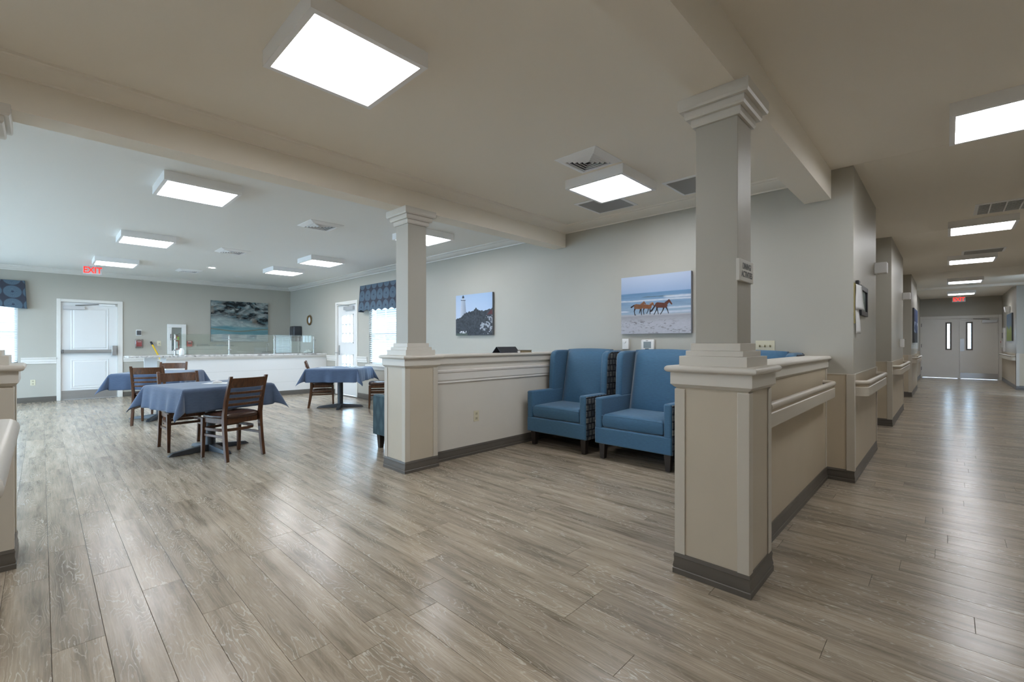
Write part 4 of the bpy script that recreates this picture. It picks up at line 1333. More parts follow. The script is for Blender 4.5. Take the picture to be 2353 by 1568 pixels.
# sink counter against the far wall
sk = thing('sink_counter', 'back counter with sink, mostly hidden behind the serving counter', 'counter')
bx('cabinet_body', M_WHITED, sk, XF + 0.002, XF + 0.56, 2.62, YB - 0.02, 0.0, 0.90)
bx('worktop', M_STONE, sk, XF + 0.002, XF + 0.60, 2.60, YB - 0.02, 0.90, 0.935, bevel=0.004)
bx('backsplash', M_STEEL, sk, XF + 0.30, XF + 0.315, 3.88, 4.22, 0.935, 1.09)
fc = MB().tube([(-12.95, 4.13, 0.935), (-12.95, 4.13, 1.14), (-12.93, 4.13, 1.185), (-12.88, 4.13, 1.20), (-12.83, 4.13, 1.185), (-12.82, 4.13, 1.14)], 0.013, 10).build('faucet', M_STEEL, sk, smooth=True)
bx('tap_bar', M_STEELD, fc, -12.97, -12.93, 4.02, 4.24, 0.955, 0.985, bevel=0.004)
# small things on the counter
jg = thing('white_jug', 'white plastic jug on the counter beside the first glass post', 'jug', (CX - 0.005, 1.955, 0.967))
MB().lathe([(0.040, 0), (0.046, 0.02), (0.046, 0.09), (0.032, 0.125), (0.026, 0.14), (0.030, 0.145), (0.0, 0.145)], n=20).build('body', M_WHITE, jg, smooth=True)
MB().tube([(0, -0.045, 0.03), (0, -0.075, 0.045), (0, -0.075, 0.09), (0, -0.04, 0.11)], 0.006, 8).build('handle', M_WHITE, jg, smooth=True)
tw = MB(); V = []; n = 14
for i in range(n):
    for j in range(n):
        x = -0.07 + 0.14 * i / (n - 1); y = -0.09 + 0.18 * j / (n - 1)
        r = max(0, 1 - (x / 0.07) ** 2) * max(0, 1 - (y / 0.09) ** 2)
        V.append((x, y, 0.004 + 0.085 * r ** 0.6 * (0.75 + 0.25 * math.sin(x * 90) * math.cos(y * 70))))
tw.add(V, [(i * n + j, i * n + j + 1, (i + 1) * n + j + 1, (i + 1) * n + j) for i in range(n - 1) for j in range(n - 1)])
tw = tw.build('crumpled_towel', M_PAPER, None, (CX - 0.42, 4.62, 0.967), 0.2, smooth=True, angle=180)
tw.modifiers.new('thick', 'SOLIDIFY').thickness = -0.003
tag(tw, 'crumpled white towel on the counter by the last glass post', 'towel')

# ================================================================== prints
def vnoise(x, y, seed=0):
    xi = np.floor(x).astype(int); yi = np.floor(y).astype(int)
    fx = x - xi; fy = y - yi
    fx = fx * fx * (3 - 2 * fx); fy = fy * fy * (3 - 2 * fy)
    def hsh(a, b):
        n = (a * 374761393 + b * 668265263 + seed * 144665) & 0x7fffffff
        n = ((n ^ (n >> 13)) * 1274126177) & 0x7fffffff
        return ((n ^ (n >> 16)) & 0xffff) / 65535.0
    a = hsh(xi, yi); b = hsh(xi + 1, yi); c = hsh(xi, yi + 1); d = hsh(xi + 1, yi + 1)
    return (a * (1 - fx) + b * fx) * (1 - fy) + (c * (1 - fx) + d * fx) * fy
def fbm(x, y, seed=0, o=5):
    s = 0; a = 0.5; t = 0
    for i in range(o):
        s = s + a * vnoise(x, y, seed + i * 7); t += a
        x = x * 2.03; y = y * 2.03; a *= 0.5
    return s / t
def lerp(c0, c1, t):
    t = np.clip(t, 0, 1)[..., None]
    return c0 * (1 - t) + c1 * t
def C_(r, g, b): return np.array(srgb(r, g, b))
def put(img, mask, col):
    m = np.clip(mask, 0, 1)[..., None]
    return img * (1 - m) + np.asarray(col) * m
def capsule(u, v, p, q, r0, r1, asp):
    """soft mask of a tapered stroke from p to q"""
    ux, vy = u * asp, v
    ax, ay = p[0] * asp, p[1]; bx_, by = q[0] * asp, q[1]
    dx, dy = bx_ - ax, by - ay
    t = np.clip(((ux - ax) * dx + (vy - ay) * dy) / (dx * dx + dy * dy + 1e-9), 0, 1)
    d = np.hypot(ux - ax - t * dx, vy - ay - t * dy)
    return np.clip((r0 + (r1 - r0) * t - d) / 0.005 + 0.5, 0, 1)
def inpoly(u, v, poly):
    c = np.zeros(u.shape, bool)
    n = len(poly)
    for i in range(n):
        x0, y0 = poly[i]; x1, y1 = poly[(i + 1) % n]
        cond = (y0 > v) != (y1 > v)
        with np.errstate(divide='ignore', invalid='ignore'):
            xx = (x1 - x0) * (v - y0) / (y1 - y0) + x0
        c ^= cond & (u < xx)
    return c.astype(float)

def print_sheet(name, origin, du, dv, w, h, nu, nv, paint, parent, m, bulge=None):
    """grid with a printed picture; origin = lower left, du/dv unit vectors"""
    U, V = np.meshgrid((np.arange(nu)) / (nu - 1), (np.arange(nv)) / (nv - 1))
    img = paint(U, V)
    O = np.array(origin); du = np.array(du); dv = np.array(dv)
    P = O + U[..., None] * w * du + V[..., None] * h * dv
    if bulge is not None:
        P = bulge(P, U, V)
    me = bpy.data.meshes.new(name)
    idx = np.arange(nu * nv).reshape(nv, nu)
    F = np.stack([idx[:-1, :-1], idx[:-1, 1:], idx[1:, 1:], idx[1:, :-1]], -1).reshape(-1, 4)
    me.from_pydata(P.reshape(-1, 3).tolist(), [], F.tolist())
    ca = me.color_attributes.new('print', 'FLOAT_COLOR', 'POINT')
    rgba = np.ones((nu * nv, 4), np.float32); rgba[:, :3] = np.clip(img.reshape(-1, 3), 0, 1)
    ca.data.foreach_set('color', rgba.ravel())
    me.materials.append(m)
    for p in me.polygons: p.use_smooth = True
    o = bpy.data.objects.new(name, me); COL.objects.link(o); o.parent = parent
    return o
M_PRINT = paint_mat('canvas_print')
M_FABPRINT = paint_mat('fabric_print', 0.85, 0.3)

# ---- horses on a beach
def paint_horses(u, v):
    asp = 1.275
    img = lerp(C_(150, 172, 205), C_(186, 199, 222), (v - 0.70) / 0.30)
    sea = lerp(C_(150, 170, 190), C_(100, 138, 176), (v - 0.30) / 0.42)
    n = fbm(u * 6, v * 46, 3)
    sea = sea * (0.86 + 0.28 * n)[..., None]
    img = np.where((v < 0.705)[..., None], sea, img)
    wh = C_(200, 208, 218)
    def wave(vc, th, s, u0=0, u1=1, amp=1.0):
        vv = vc + 0.015 * (fbm(u * 5, u * 0 + s, s) - 0.5)
        m = np.clip(1 - np.abs(v - vv) / th, 0, 1) * np.clip((u - u0) / 0.06, 0, 1) * np.clip((u1 - u) / 0.06, 0, 1)
        return m * (0.55 + 0.6 * fbm(u * 22, v * 60, s)) * amp
    img = put(img, wave(0.63, 0.014, 5, 0.30, 0.80) * 0.9, C_(86, 104, 106))
    img = put(img, wave(0.615, 0.03, 8, 0.62, 1.1, 1.3), wh)
    img = put(img, wave(0.57, 0.022, 11, -0.1, 1.1, 1.2), wh)
    img = put(img, wave(0.43, 0.025, 13, 0.66, 1.1, 1.1), wh)
    img = put(img, wave(0.39, 0.02, 17, -0.1, 0.14, 1.3), wh)
    img = put(img, wave(0.36, 0.03, 21, 0.4, 1.1, 0.9), wh)
    img = put(img, np.clip((0.345 - v + 0.02 * (fbm(u * 5, v * 0, 2) - .5)) / 0.02, 0, 1), C_(172, 174, 182))
    sand = lerp(C_(176, 178, 188), C_(150, 150, 156), (v - 0.18) / 0.14) * (0.93 + 0.14 * fbm(u * 30, v * 60, 9))[..., None]
    img = put(img, np.clip((0.315 - v + 0.015 * (fbm(u * 6, v * 0, 31) - .5)) / 0.012, 0, 1), 0)
    img = img + sand * np.clip((0.315 - v + 0.015 * (fbm(u * 6, v * 0, 31) - .5)) / 0.012, 0, 1)[..., None]
    tr = np.clip((fbm(u * 26, v * 70, 41) - 0.60) / 0.05, 0, 1) * np.clip(1 - np.abs(v - 0.185) / 0.07, 0, 1) * np.clip((0.85 - u) / 0.1, 0, 1)
    img = put(img, tr * 0.8, C_(92, 88, 88))
    tr = np.clip((fbm(u * 26, v * 70, 47) - 0.64) / 0.05, 0, 1) * (v < 0.14)
    img = put(img, tr * 0.6, C_(110, 106, 106))
    X = lambda x: (x - 194) / 950.0
    def Yv(x, y): return (1003 - y) / (1003 - (240 - 0.0945 * (x - 198)))
    P = lambda x, y: (X(x), Yv(x, y))
    k = 1 / 790.0
    def horse(body, neck, head, mane, tail, legs, col, dark):
        nonlocal img
        for a, b, r0, r1 in legs: img = put(img, capsule(u, v, P(*a), P(*b), r0 * k, r1 * k, asp), dark)
        img = put(img, capsule(u, v, P(*tail[0]), P(*tail[1]), 8 * k, 11 * k, asp), dark)
        c = col * (0.82 + 0.36 * fbm(u * 40, v * 30, 5))[..., None]
        m = np.zeros(u.shape)
        for a, b, r0, r1 in body + [neck, head]:
            m = np.maximum(m, capsule(u, v, P(*a), P(*b), r0 * k, r1 * k, asp))
        img = img * (1 - m[..., None]) + c * m[..., None]
        img = put(img, capsule(u, v, P(*mane[0]), P(*mane[1]), 7 * k, 5 * k, asp) * 0.8, mane[2])
    br1, br2, br3 = C_(122, 84, 58), C_(128, 82, 52), C_(94, 56, 44)
    dk = C_(40, 34, 36)
    horse([((415, 630), (490, 635), 34, 30)], ((490, 618), (528, 578), 20, 14), ((525, 572), (547, 592), 12, 8), ((480, 600), (530, 560), C_(140, 96, 62)), ((388, 612), (345, 640)),
          [((400, 655), (388, 695), 13, 7), ((388, 695), (398, 745), 7, 6), ((485, 655), (487, 700), 11, 6), ((487, 700), (494, 745), 6, 5), ((480, 660), (462, 720), 9, 5), ((398, 745), (412, 747), 6, 4)], br1, dk)
    horse([((535, 630), (610, 636), 30, 26)], ((612, 622), (648, 592), 18, 13), ((648, 588), (665, 620), 12, 7), ((608, 590), (650, 574), C_(170, 130, 92)), ((672, 640), (625, 695)),
          [((528, 655), (518, 690), 12, 6), ((518, 690), (527, 738), 6, 5), ((590, 655), (585, 690), 9, 5), ((585, 690), (566, 726), 5, 5), ((612, 650), (612, 735), 9, 5)], br2, dk)
    horse([((715, 612), (818, 618), 36, 32)], ((818, 606), (862, 562), 22, 17), ((866, 552), (902, 600), 16, 9), ((815, 578), (868, 545), C_(74, 42, 34)), ((690, 605), (636, 690)),
          [((712, 640), (700, 680), 15, 7), ((700, 680), (668, 742), 7, 5), ((705, 650), (716, 690), 10, 6), ((716, 690), (726, 736), 6, 5), ((800, 645), (785, 690), 12, 6), ((785, 690), (754, 738), 6, 5), ((828, 640), (848, 680), 12, 6), ((848, 680), (860, 726), 6, 5)], br3, dk)
    return img
def canvas(label, x0, x1, z0, z1, paint, nu, nv, edge_col):
    t = thing('canvas_picture', label, 'picture', ((x0 + x1) / 2, YB, (z0 + z1) / 2), group='canvas pictures on the greige wall')
    w, h = x1 - x0, z1 - z0
    bx('canvas_body', mat('canvas_edge_' + str(int(edge_col[0] * 1000)), edge_col, 0.7), t, -w / 2, w / 2, -0.0395, -0.002, -h / 2, h / 2)
    print_sheet('printed_front', (-w / 2, -0.040, -h / 2), (1, 0, 0), (0, 0, 1), w, h, nu, nv, paint, t, M_PRINT)
    return t
canvas('canvas photograph of three brown horses trotting along a beach', -2.842, -1.995, 1.325, 2.000, paint_horses, 300, 236, (0.30, 0.33, 0.38))

# ---- lighthouse
def paint_lighthouse(u, v):
    asp = 0.78
    img = lerp(C_(196, 208, 226), C_(158, 182, 214), v * 0.7 + u * 0.4)
    X = lambda x: (x - 133) / 479.0
    def Y(x, y): return (1034 - y) / (1034 - (480 - 0.1 * (x - 133)))
    P = lambda x, y: (X(x), Y(x, y))
    tower = inpoly(u, v, [P(192, 800), P(207, 545), P(262, 545), P(282, 800)])
    sh = lerp(C_(190, 198, 214), C_(128, 138, 158), (u - X(195)) / (X(280) - X(195)))
    img = img * (1 - tower[..., None]) + sh * tower[..., None]
    img = put(img, inpoly(u, v, [P(203, 548), P(203, 538), P(268, 538), P(268, 548)]), C_(70, 78, 92))
    img = put(img, inpoly(u, v, [P(217, 538), P(217, 515), P(252, 515), P(252, 538)]), C_(190, 196, 206))
    img = put(img, inpoly(u, v, [P(220, 515), P(222, 488), P(248, 488), P(250, 515)]), C_(62, 70, 84))
    img = put(img, inpoly(u, v, [P(226, 490), P(234, 470), P(244, 490)]), C_(54, 60, 74))
    rag = 0.035 * (fbm(u * 26, v * 26, 4) - 0.5) * 2
    trees = inpoly(u, v + rag, [P(120, 815), P(190, 792), P(240, 742), P(300, 706), P(370, 692), P(405, 655), P(430, 668), P(468, 700), P(520, 684), P(560, 668), P(620, 655), P(620, 1050), P(120, 1050)])
    tc = lerp(C_(44, 50, 58), C_(74, 80, 88), fbm(u * 30, v * 30, 12) * 1.3 - 0.2)
    img = img * (1 - trees[..., None]) + tc * trees[..., None]
    img = put(img, inpoly(u, v, [P(545, 745), P(585, 690), P(625, 665), P(625, 745)]) * 0.8, C_(92, 48, 50))
    hs = inpoly(u, v, [P(455, 900), P(540, 755), P(625, 755), P(625, 1020), P(455, 1020)]) * np.clip((fbm(u * 26, v * 26, 61) - 0.56) / 0.06, 0, 1)
    img = put(img, hs * 0.75, C_(176, 184, 196))
    img = put(img, inpoly(u, v, [P(178, 1003), P(178, 972), P(288, 972), P(288, 1003)]) * np.clip((fbm(u * 40, v * 30, 71) - 0.42) / 0.1, 0, 1), C_(206, 210, 216))
    img = put(img, inpoly(u, v, [P(133, 1050), P(140, 1005), P(290, 1005), P(300, 1050)]) * 0.8, C_(84, 98, 90))
    return img
canvas('canvas photograph of a white lighthouse rising behind dark trees', -5.992, -5.10, 1.34, 2.012, paint_lighthouse, 230, 180, (0.16, 0.18, 0.20))

# ---- abstract seascape on the far wall
def paint_abstract(u, v):
    w = fbm(u * 3 + 1.3, v * 3, 2) * 1.6
    n = fbm(u * 9 + w * 2.6, v * 15 + w * 3.1, 9, 6)
    n2 = fbm(u * 16 + w * 4, v * 24 - w * 3, 19, 5)
    top = lerp(C_(24, 29, 33), C_(158, 166, 166), (n - 0.34) / 0.42)
    top = put(top, np.clip((n2 - 0.55) / 0.12, 0, 1) * 0.7, C_(92, 118, 126))
    top = put(top, np.clip((fbm(u * 6 - w, v * 5 + w, 33) - 0.60) / 0.1, 0, 1) * 0.6, C_(132, 120, 110))
    mid = lerp(C_(176, 186, 186), C_(112, 130, 132), n2)
    teal = lerp(C_(66, 118, 130), C_(126, 160, 166), fbm(u * 4, v * 26 + w * 3, 27))
    teal = put(teal, np.clip(1 - np.abs(v - 0.285 - 0.05 * np.sin(u * 6 + 2) * 0.6) / 0.025, 0, 1) * 0.8, C_(124, 112, 84))
    bot = lerp(C_(188, 194, 196), C_(120, 132, 138), (fbm(u * 7, v * 40, 51) - 0.45) * 2)
    e = 0.10 * (fbm(u * 3.2, u * 0, 77) - 0.5) + 0.05 * (n - 0.5)
    img = bot
    t1 = np.clip((v + e * 0.3 - 0.175) / 0.015, 0, 1)[..., None]; img = img * (1 - t1) + teal * t1
    t2 = np.clip((v + e - 0.36) / 0.05, 0, 1)[..., None]; img = img * (1 - t2) + mid * t2
    t3 = np.clip((v + e * 1.6 + 0.22 * (u - 0.55) - 0.47) / 0.10, 0, 1)[..., None]; img = img * (1 - t3) + top * t3
    return img
ab = thing('abstract_painting', 'large abstract painting of grey sky and teal sea', 'painting', (XF, 3.634, 1.775))
bx('canvas_body', mat('canvas_edge_dark', (0.09, 0.10, 0.11), 0.6), ab, 0.002, 0.0395, -0.667, 0.667, -0.522, 0.522)
print_sheet('painted_front', (0.040, -0.667, -0.522), (0, 1, 0), (0, 0, 1), 1.334, 1.044, 260, 204, paint_abstract, ab, M_PRINT)

# ---- valances with concentric circles
def paint_circles(cw, ch, w, h):
    def f(u, v):
        x, y = u * w, v * h
        gx, gy = (x / cw) % 1 - 0.5, (y / ch + 0.25) % 1 - 0.5
        r = np.hypot(gx, gy); a = np.arctan2(gy, gx)
        base = np.ones(u.shape + (3,)) * C_(58, 61, 72)
        disc = np.clip((0.485 - r) / 0.03, 0, 1)
        ray = 0.5 + 0.5 * np.sin(a * 36) * np.clip(np.abs(((r * 9) % 1) - 0.5) * 2, 0.2, 1)
        col = lerp(C_(68, 84, 99), C_(91, 109, 123), ray)
        img = base * (1 - disc[..., None]) + col * disc[..., None]
        img = put(img, np.clip((0.09 - r) / 0.03, 0, 1), C_(54, 62, 78))
        return img
    return f
def valance(label, axis, plane, inward, u0, u1, z0, z1, proj, cw, ch, nsc):
    t = thing('valance', label, 'valance', group='blue circle patterned valances')
    w, h = u1 - u0, z1 - z0
    dep = plane + inward * proj
    def bul(P, U, V):
        P = P.copy()
        sc = 0.5 + 0.5 * np.cos(U * nsc * 2 * np.pi)
        P[..., 2] -= (1 - V) * (0.0) ; P[..., 2] += (1 - V) * (1 - sc) * 0.035
        fl = (1 - V) * 0.03 + 0.006 * np.sin(U * nsc * 2 * np.pi) * (1 - V)
        if axis == 'y':
            P[..., 1] += inward * fl
            P[..., 0] += (U - 0.5) * 2 * (1 - V) * 0.03
        else:
            P[..., 0] += inward * fl
            P[..., 1] += (U - 0.5) * 2 * (1 - V) * 0.03
        return P
    du = (1, 0, 0) if axis == 'y' else (0, 1, 0)
    o = (u0, dep, z0) if axis == 'y' else (dep, u0, z0)
    f = print_sheet('skirt', o, du, (0, 0, 1), w, h, 200, 70, paint_circles(cw, ch, w, h), t, M_FABPRINT, bul)
    f.modifiers.new('thick', 'SOLIDIFY').thickness = 0.004
    for uu in (u0, u1):
        s = 1 if uu == u1 else -1
        o2 = (uu, plane, z0) if axis == 'y' else (plane, uu, z0)
        dv_ = (0, inward, 0) if axis == 'y' else (inward, 0, 0)
        def bul2(P, U, V, s=s):
            P = P.copy()
            ax = 0 if axis == 'y' else 1
            P[..., ax] += s * (1 - V) * 0.03
            P[..., 1 - ax] += inward * (1 - V) * 0.03 * U
            return P
        g = print_sheet('return', o2, dv_, (0, 0, 1), proj, h, 20, 60, paint_circles(cw, ch, proj, h), t, M_FABPRINT, bul2)
        g.modifiers.new('thick', 'SOLIDIFY').thickness = 0.004
    b = MB()
    if axis == 'y': b.box(u0, u1, plane, dep, z1 - 0.012, z1)
    else: b.box(plane, dep, u0, u1, z1 - 0.012, z1)
    b.build('top_board', M_FABPRINT if False else mat('valance_top', (0.10, 0.14, 0.20), 0.8), t)
valance('blue circle patterned valance above the window by the garden door', 'y', YB, -1, -9.20, -7.3, 1.885, 2.45, 0.10, 0.2425, 0.26, 8)
valance('blue circle patterned valance above the window at the picture edge', 'x', XF, 1, -2.10, -0.235, 1.905, 2.465, 0.10, 0.26, 0.26, 2)

# ================================================================== things on the walls
# sign on the near column
sg = thing('room_sign', 'small white DINING/ACTIVITIES sign on the near column', 'sign', (CN[0] + 0.1055, CN[1], 1.585))
bx('plate', mat('sign_white', (0.62, 0.61, 0.57), 0.4), sg, 0.0, 0.018, -0.145 + 0.012, 0.105 - 0.02, -0.055, 0.055, bevel=0.003)
text_mesh('lettering', 'DINING/\nACTIVITIES', 0.043, M_BLACK, sg, (0.0186, -0.022, 0.0), (math.pi / 2, 0, math.pi / 2), 0.0004, 0.0006, 0.80)

def plate_thing(name, label, cat, axis, plane, inward, u, z, w, h, d, m, group=None, bevel=0.003):
    t = thing(name, label, cat, group=group)
    a, b = plane, plane + inward * d
    if axis == 'y': bx('plate', m, t, u - w / 2, u + w / 2, a, b, z - h / 2, z + h / 2, bevel=bevel)
    else: bx('plate', m, t, a, b, u - w / 2, u + w / 2, z - h / 2, z + h / 2, bevel=bevel)
    return t
def sub(t, nm, m, axis, plane, inward, u0, u1, d0, d1, z0, z1, bevel=0.0):
    a, b = plane + inward * d0, plane + inward * d1
    if axis == 'y': return bx(nm, m, t, u0, u1, a, b, z0, z1, bevel=bevel)
    return bx(nm, m, t, a, b, u0, u1, z0, z1, bevel=bevel)
# three-gang switch
t = plate_thing('light_switch', 'ivory three-gang light switch above the hidden armchair', 'light switch', 'y', YB, -1, -1.2825, 1.183, 0.168, 0.115, 0.007, M_IVORY)
for dx in (-0.046, 0, 0.046):
    tg = MB().frustum(-1.2825 + dx, 0, 0.006, 0.006, 0, 0.004, 0.004, 0.016)
    tg.v = [(x, YB - 0.007 - z, 1.186 + y * 1.6 + z * 0.4) for x, y, z in tg.v]
    tg.build('toggle', mat('toggle_brass', (0.25, 0.22, 0.12), 0.4), t)
t = plate_thing('light_switch', 'ivory switch plate on the far wall beside the extinguisher cabinet', 'light switch', 'x', XF, 1, 1.928, 1.205, 0.075, 0.12, 0.006, M_IVORY)
sub(t, 'toggle', M_GREY, 'x', XF, 1, 1.92, 1.936, 0.006, 0.016, 1.19, 1.215)
def outlet(label, axis, plane, inward, u, z):
    t = plate_thing('wall_outlet', label, 'outlet', axis, plane, inward, u, z, 0.074, 0.118, 0.006, M_IVORY, 'ivory duplex outlets')
    for dz in (-0.026, 0.026):
        s = sub(t, 'socket', mat('socket_face', (0.50, 0.46, 0.33), 0.4), axis, plane, inward, u - 0.016, u + 0.016, 0.006, 0.009, z + dz - 0.015, z + dz + 0.015, 0.002)
        for du in (-0.006, 0.006):
            sub(s, 'slot', M_BLACK, axis, plane, inward, u + du - 0.0012, u + du + 0.0012, 0.009, 0.0095, z + dz - 0.004, z + dz + 0.007)
outlet('ivory outlet low on the cream lounge half wall', 'x', -3.737, 1, 3.315, 0.415)
outlet('ivory outlet low on the far dining wall beside the exit door', 'x', XF, 1, -0.122, 0.405)
# thermostats
t = plate_thing('thermostat', 'narrow white dial thermostat below the horse picture', 'thermostat', 'y', YB, -1, -2.795, 1.205, 0.084, 0.125, 0.028, M_WHITE)
MB().lathe([(0.021, 0), (0.020, 0.010), (0.0, 0.012)], n=20, axis='y').build('dial', M_WHITE, t, (-2.805, YB - 0.028, 1.235)).rotation_euler = (0, 0, math.pi)
t = plate_thing('thermostat', 'wide white thermostat with grey screen above the middle armchair', 'thermostat', 'y', YB, -1, -2.508, 1.195, 0.165, 0.125, 0.03, M_WHITE, bevel=0.012)
sub(t, 'screen', mat('lcd_grey', (0.20, 0.23, 0.24), 0.25), 'y', YB, -1, -2.556, -2.462, 0.03, 0.031, 1.158, 1.232)
sub(t, 'button_strip', M_BLACK, 'y', YB, -1, -2.535, -2.49, 0.03, 0.0315, 1.135, 1.153)
sub(t, 'logo_mark', M_DGREY, 'y', YB, -1, -2.528, -2.498, 0.03, 0.0305, 1.241, 1.247)
# clock
ck = thing('wall_clock', 'round brass-rimmed wall clock near the dining corner', 'clock', (-12.09, YB, 1.815))
MB().lathe([(0.08, 0.0), (0.126, 0.006), (0.134, 0.022), (0.118, 0.042), (0.090, 0.030), (0.084, 0.012)], n=40, axis='y').build('rim', mat('antique_brass', (0.16, 0.095, 0.03), 0.4, metal=0.3), ck, rotz=math.pi, smooth=True)
MB().lathe([(0.0, 0.0), (0.1, 0.0), (0.1, 0.014), (0.0, 0.014)], n=40, axis='y').build('dial', mat('clock_face', (0.80, 0.83, 0.86), 0.4), ck, rotz=math.pi)
def hand(a, l, w):
    c, s = math.cos(a), math.sin(a)
    mb = MB().add([(-w * c, -0.0165, w * s), (w * c, -0.0165, -w * s), (l * s + w * .3 * c, -0.0165, l * c - w * .3 * s), (l * s - w * .3 * c, -0.0165, l * c + w * .3 * s),
                   (-w * c, -0.0148, w * s), (w * c, -0.0148, -w * s), (l * s + w * .3 * c, -0.0148, l * c - w * .3 * s), (l * s - w * .3 * c, -0.0148, l * c + w * .3 * s)],
                  [(0, 1, 2, 3), (4, 5, 6, 7), (0, 1, 5, 4), (1, 2, 6, 5), (2, 3, 7, 6), (3, 0, 4, 7)])
    mb.build('hand', M_BLACK, ck)
hand(R_(20), 0.075, 0.004); hand(R_(205), 0.05, 0.005)
for k in range(12):
    a = R_(30 * k)
    bx('hour_mark', M_BLACK, ck, 0.082 * math.sin(a) - 0.003, 0.082 * math.sin(a) + 0.003, -0.0152, -0.0138, 0.082 * math.cos(a) - 0.006, 0.082 * math.cos(a) + 0.006)
# towel and soap dispensers
td = thing('towel_dispenser', 'dark paper towel dispenser on the wall below the clock', 'towel dispenser', (-12.76, YB, 1.46))
bx('housing', mat('smoke_plastic', (0.035, 0.04, 0.05), 0.25), td, -0.15, 0.15, -0.22, 0.0, -0.10, 0.21, bevel=0.03, seg=4)
bx('lower_tray', M_DGREY, td, -0.145, 0.145, -0.19, 0.0, -0.20, -0.10, bevel=0.015, seg=3)
sd = thing('soap_dispenser', 'grey soap dispenser between towel dispenser and dining corner', 'soap dispenser', (-13.17, YB, 1.46))
bx('housing', mat('soap_grey', (0.36, 0.37, 0.40), 0.35), sd, -0.06, 0.06, -0.11, 0.0, -0.05, 0.17, bevel=0.02, seg=3)
bx('push_tab', M_BLACK, sd, -0.03, 0.03, -0.10, 0.0, -0.14, -0.05, bevel=0.01)
# far wall alarms
t = plate_thing('alarm_strobe', 'small dark strobe unit above the alarm pull cover', 'alarm', 'x', XF, 1, 1.555, 1.45, 0.10, 0.14, 0.012, M_WHITE)
sub(t, 'lens', M_DGREY, 'x', XF, 1, 1.517, 1.593, 0.012, 0.045, 1.40, 1.50, 0.006)
t = plate_thing('alarm_pull', 'red alarm pull station under a clear cover beside the exit door', 'alarm', 'x', XF, 1, 1.56, 1.20, 0.10, 0.13, 0.03, M_RED)
sub(t, 'handle_bar', M_WHITE, 'x', XF, 1, 1.525, 1.595, 0.03, 0.04, 1.235, 1.25)
sub(t, 'clear_cover', glass_mat('cover_plastic', (0.80, 0.78, 0.78), 0.12, 0.08), 'x', XF, 1, 1.488, 1.632, 0.002, 0.075, 1.095, 1.305, 0.012)
t = plate_thing('alarm_pull', 'small red alarm box beside the extinguisher cabinet', 'alarm', 'x', XF, 1, 2.522, 1.195, 0.105, 0.135, 0.04, M_RED)
sub(t, 'pull_handle', M_DGREY, 'x', XF, 1, 2.49, 2.555, 0.04, 0.048, 1.19, 1.22)
sub(t, 'white_band', M_WHITE, 'x', XF, 1, 2.485, 2.56, 0.04, 0.044, 1.235, 1.25)
# fire extinguisher cabinet
fc = thing('extinguisher_cabinet', 'white glazed fire extinguisher cabinet on the far wall', 'cabinet')
fr = wall_boxes(MB(), 'x', XF, XF + 0.05, 2.081, 2.45, 0.94, 1.665, [(2.165, 2.362, 1.03, 1.585)]).build('door_frame', M_WHITE, fc, bevel=0.004)
bx('inner_back', M_GREY, fc, XF + 0.001, XF + 0.004, 2.165, 2.362, 1.03, 1.585)
bx('pane', M_GLASS, fc, XF + 0.034, XF + 0.037, 2.165, 2.362, 1.03, 1.585)
bx('pull_handle', M_STEELD, fc, XF + 0.05, XF + 0.065, 2.135, 2.15, 1.32, 1.43)
MB().lathe([(0.008, 0), (0.008, 0.014), (0, 0.014)], n=12, axis='x').build('lock', M_BLACK, fc, (XF + 0.05, 2.142, 1.29))
fe = thing('fire_extinguisher', 'red fire extinguisher standing inside the white wall cabinet', 'fire extinguisher', (XF + 0.019, 2.275, 1.031))
MB().lathe([(0.0, 0.0), (0.0125, 0.0), (0.0135, 0.01), (0.0135, 0.30), (0.009, 0.345), (0.005, 0.36), (0.0, 0.36)], n=20).build('cylinder', M_RED, fe, smooth=True).scale = (1, 3.2, 1)
bx('safety_tag', mat('lime_tag', (0.45, 0.72, 0.03), 0.5), fe, 0.0136, 0.0142, -0.01, 0.035, 0.25, 0.335)
bx('label_sheet', M_PAPER, fe, 0.0136, 0.0142, -0.032, 0.012, 0.05, 0.22)
MB().tube([(0, -0.02, 0.37), (0, 0.0, 0.385), (0, 0.05, 0.415)], 0.006, 8).build('lever', M_BLACK, fe)
# clipboard, frame and boxes on the pier
PX = -0.59
cb = thing('clipboard', 'clipboard with loose white papers hanging on the pier', 'clipboard')
bx('board', mat('hardboard', (0.42, 0.36, 0.16), 0.6), cb, PX, PX + 0.006, 4.925, 5.15, 1.39, 1.745)
bx('clip', M_BLACK, cb, PX + 0.004, PX + 0.03, 4.985, 5.075, 1.735, 1.772, bevel=0.006)
def hang_sheet(nm, y0, y1, z0, z1, d0, d1, seed):
    rr = random.Random(seed); n = 9; V = []
    for i in range(n):
        for j in range(4):
            q = i / (n - 1)
            V.append((PX + d0 + d1 * (j / 3) * (0.4 + 0.6 * q) + 0.002 * math.sin(q * 5 + seed), y0 + (y1 - y0) * j / 3, z1 + (z0 - z1) * q))
    o = MB().add(V, [(i * 4 + j, i * 4 + j + 1, (i + 1) * 4 + j + 1, (i + 1) * 4 + j) for i in range(n - 1) for j in range(3)]).build(nm, M_PAPER, cb, smooth=True, angle=180)
    o.modifiers.new('thick', 'SOLIDIFY').thickness = 0.0012
hang_sheet('paper_sheet', 4.94, 5.14, 1.515, 1.735, 0.012, 0.040, 1)
hang_sheet('paper_sheet', 4.96, 5.08, 1.30, 1.56, 0.009, 0.022, 4)
pf = thing('picture_frame', 'black document frame on the pier beside the clipboard', 'picture frame')
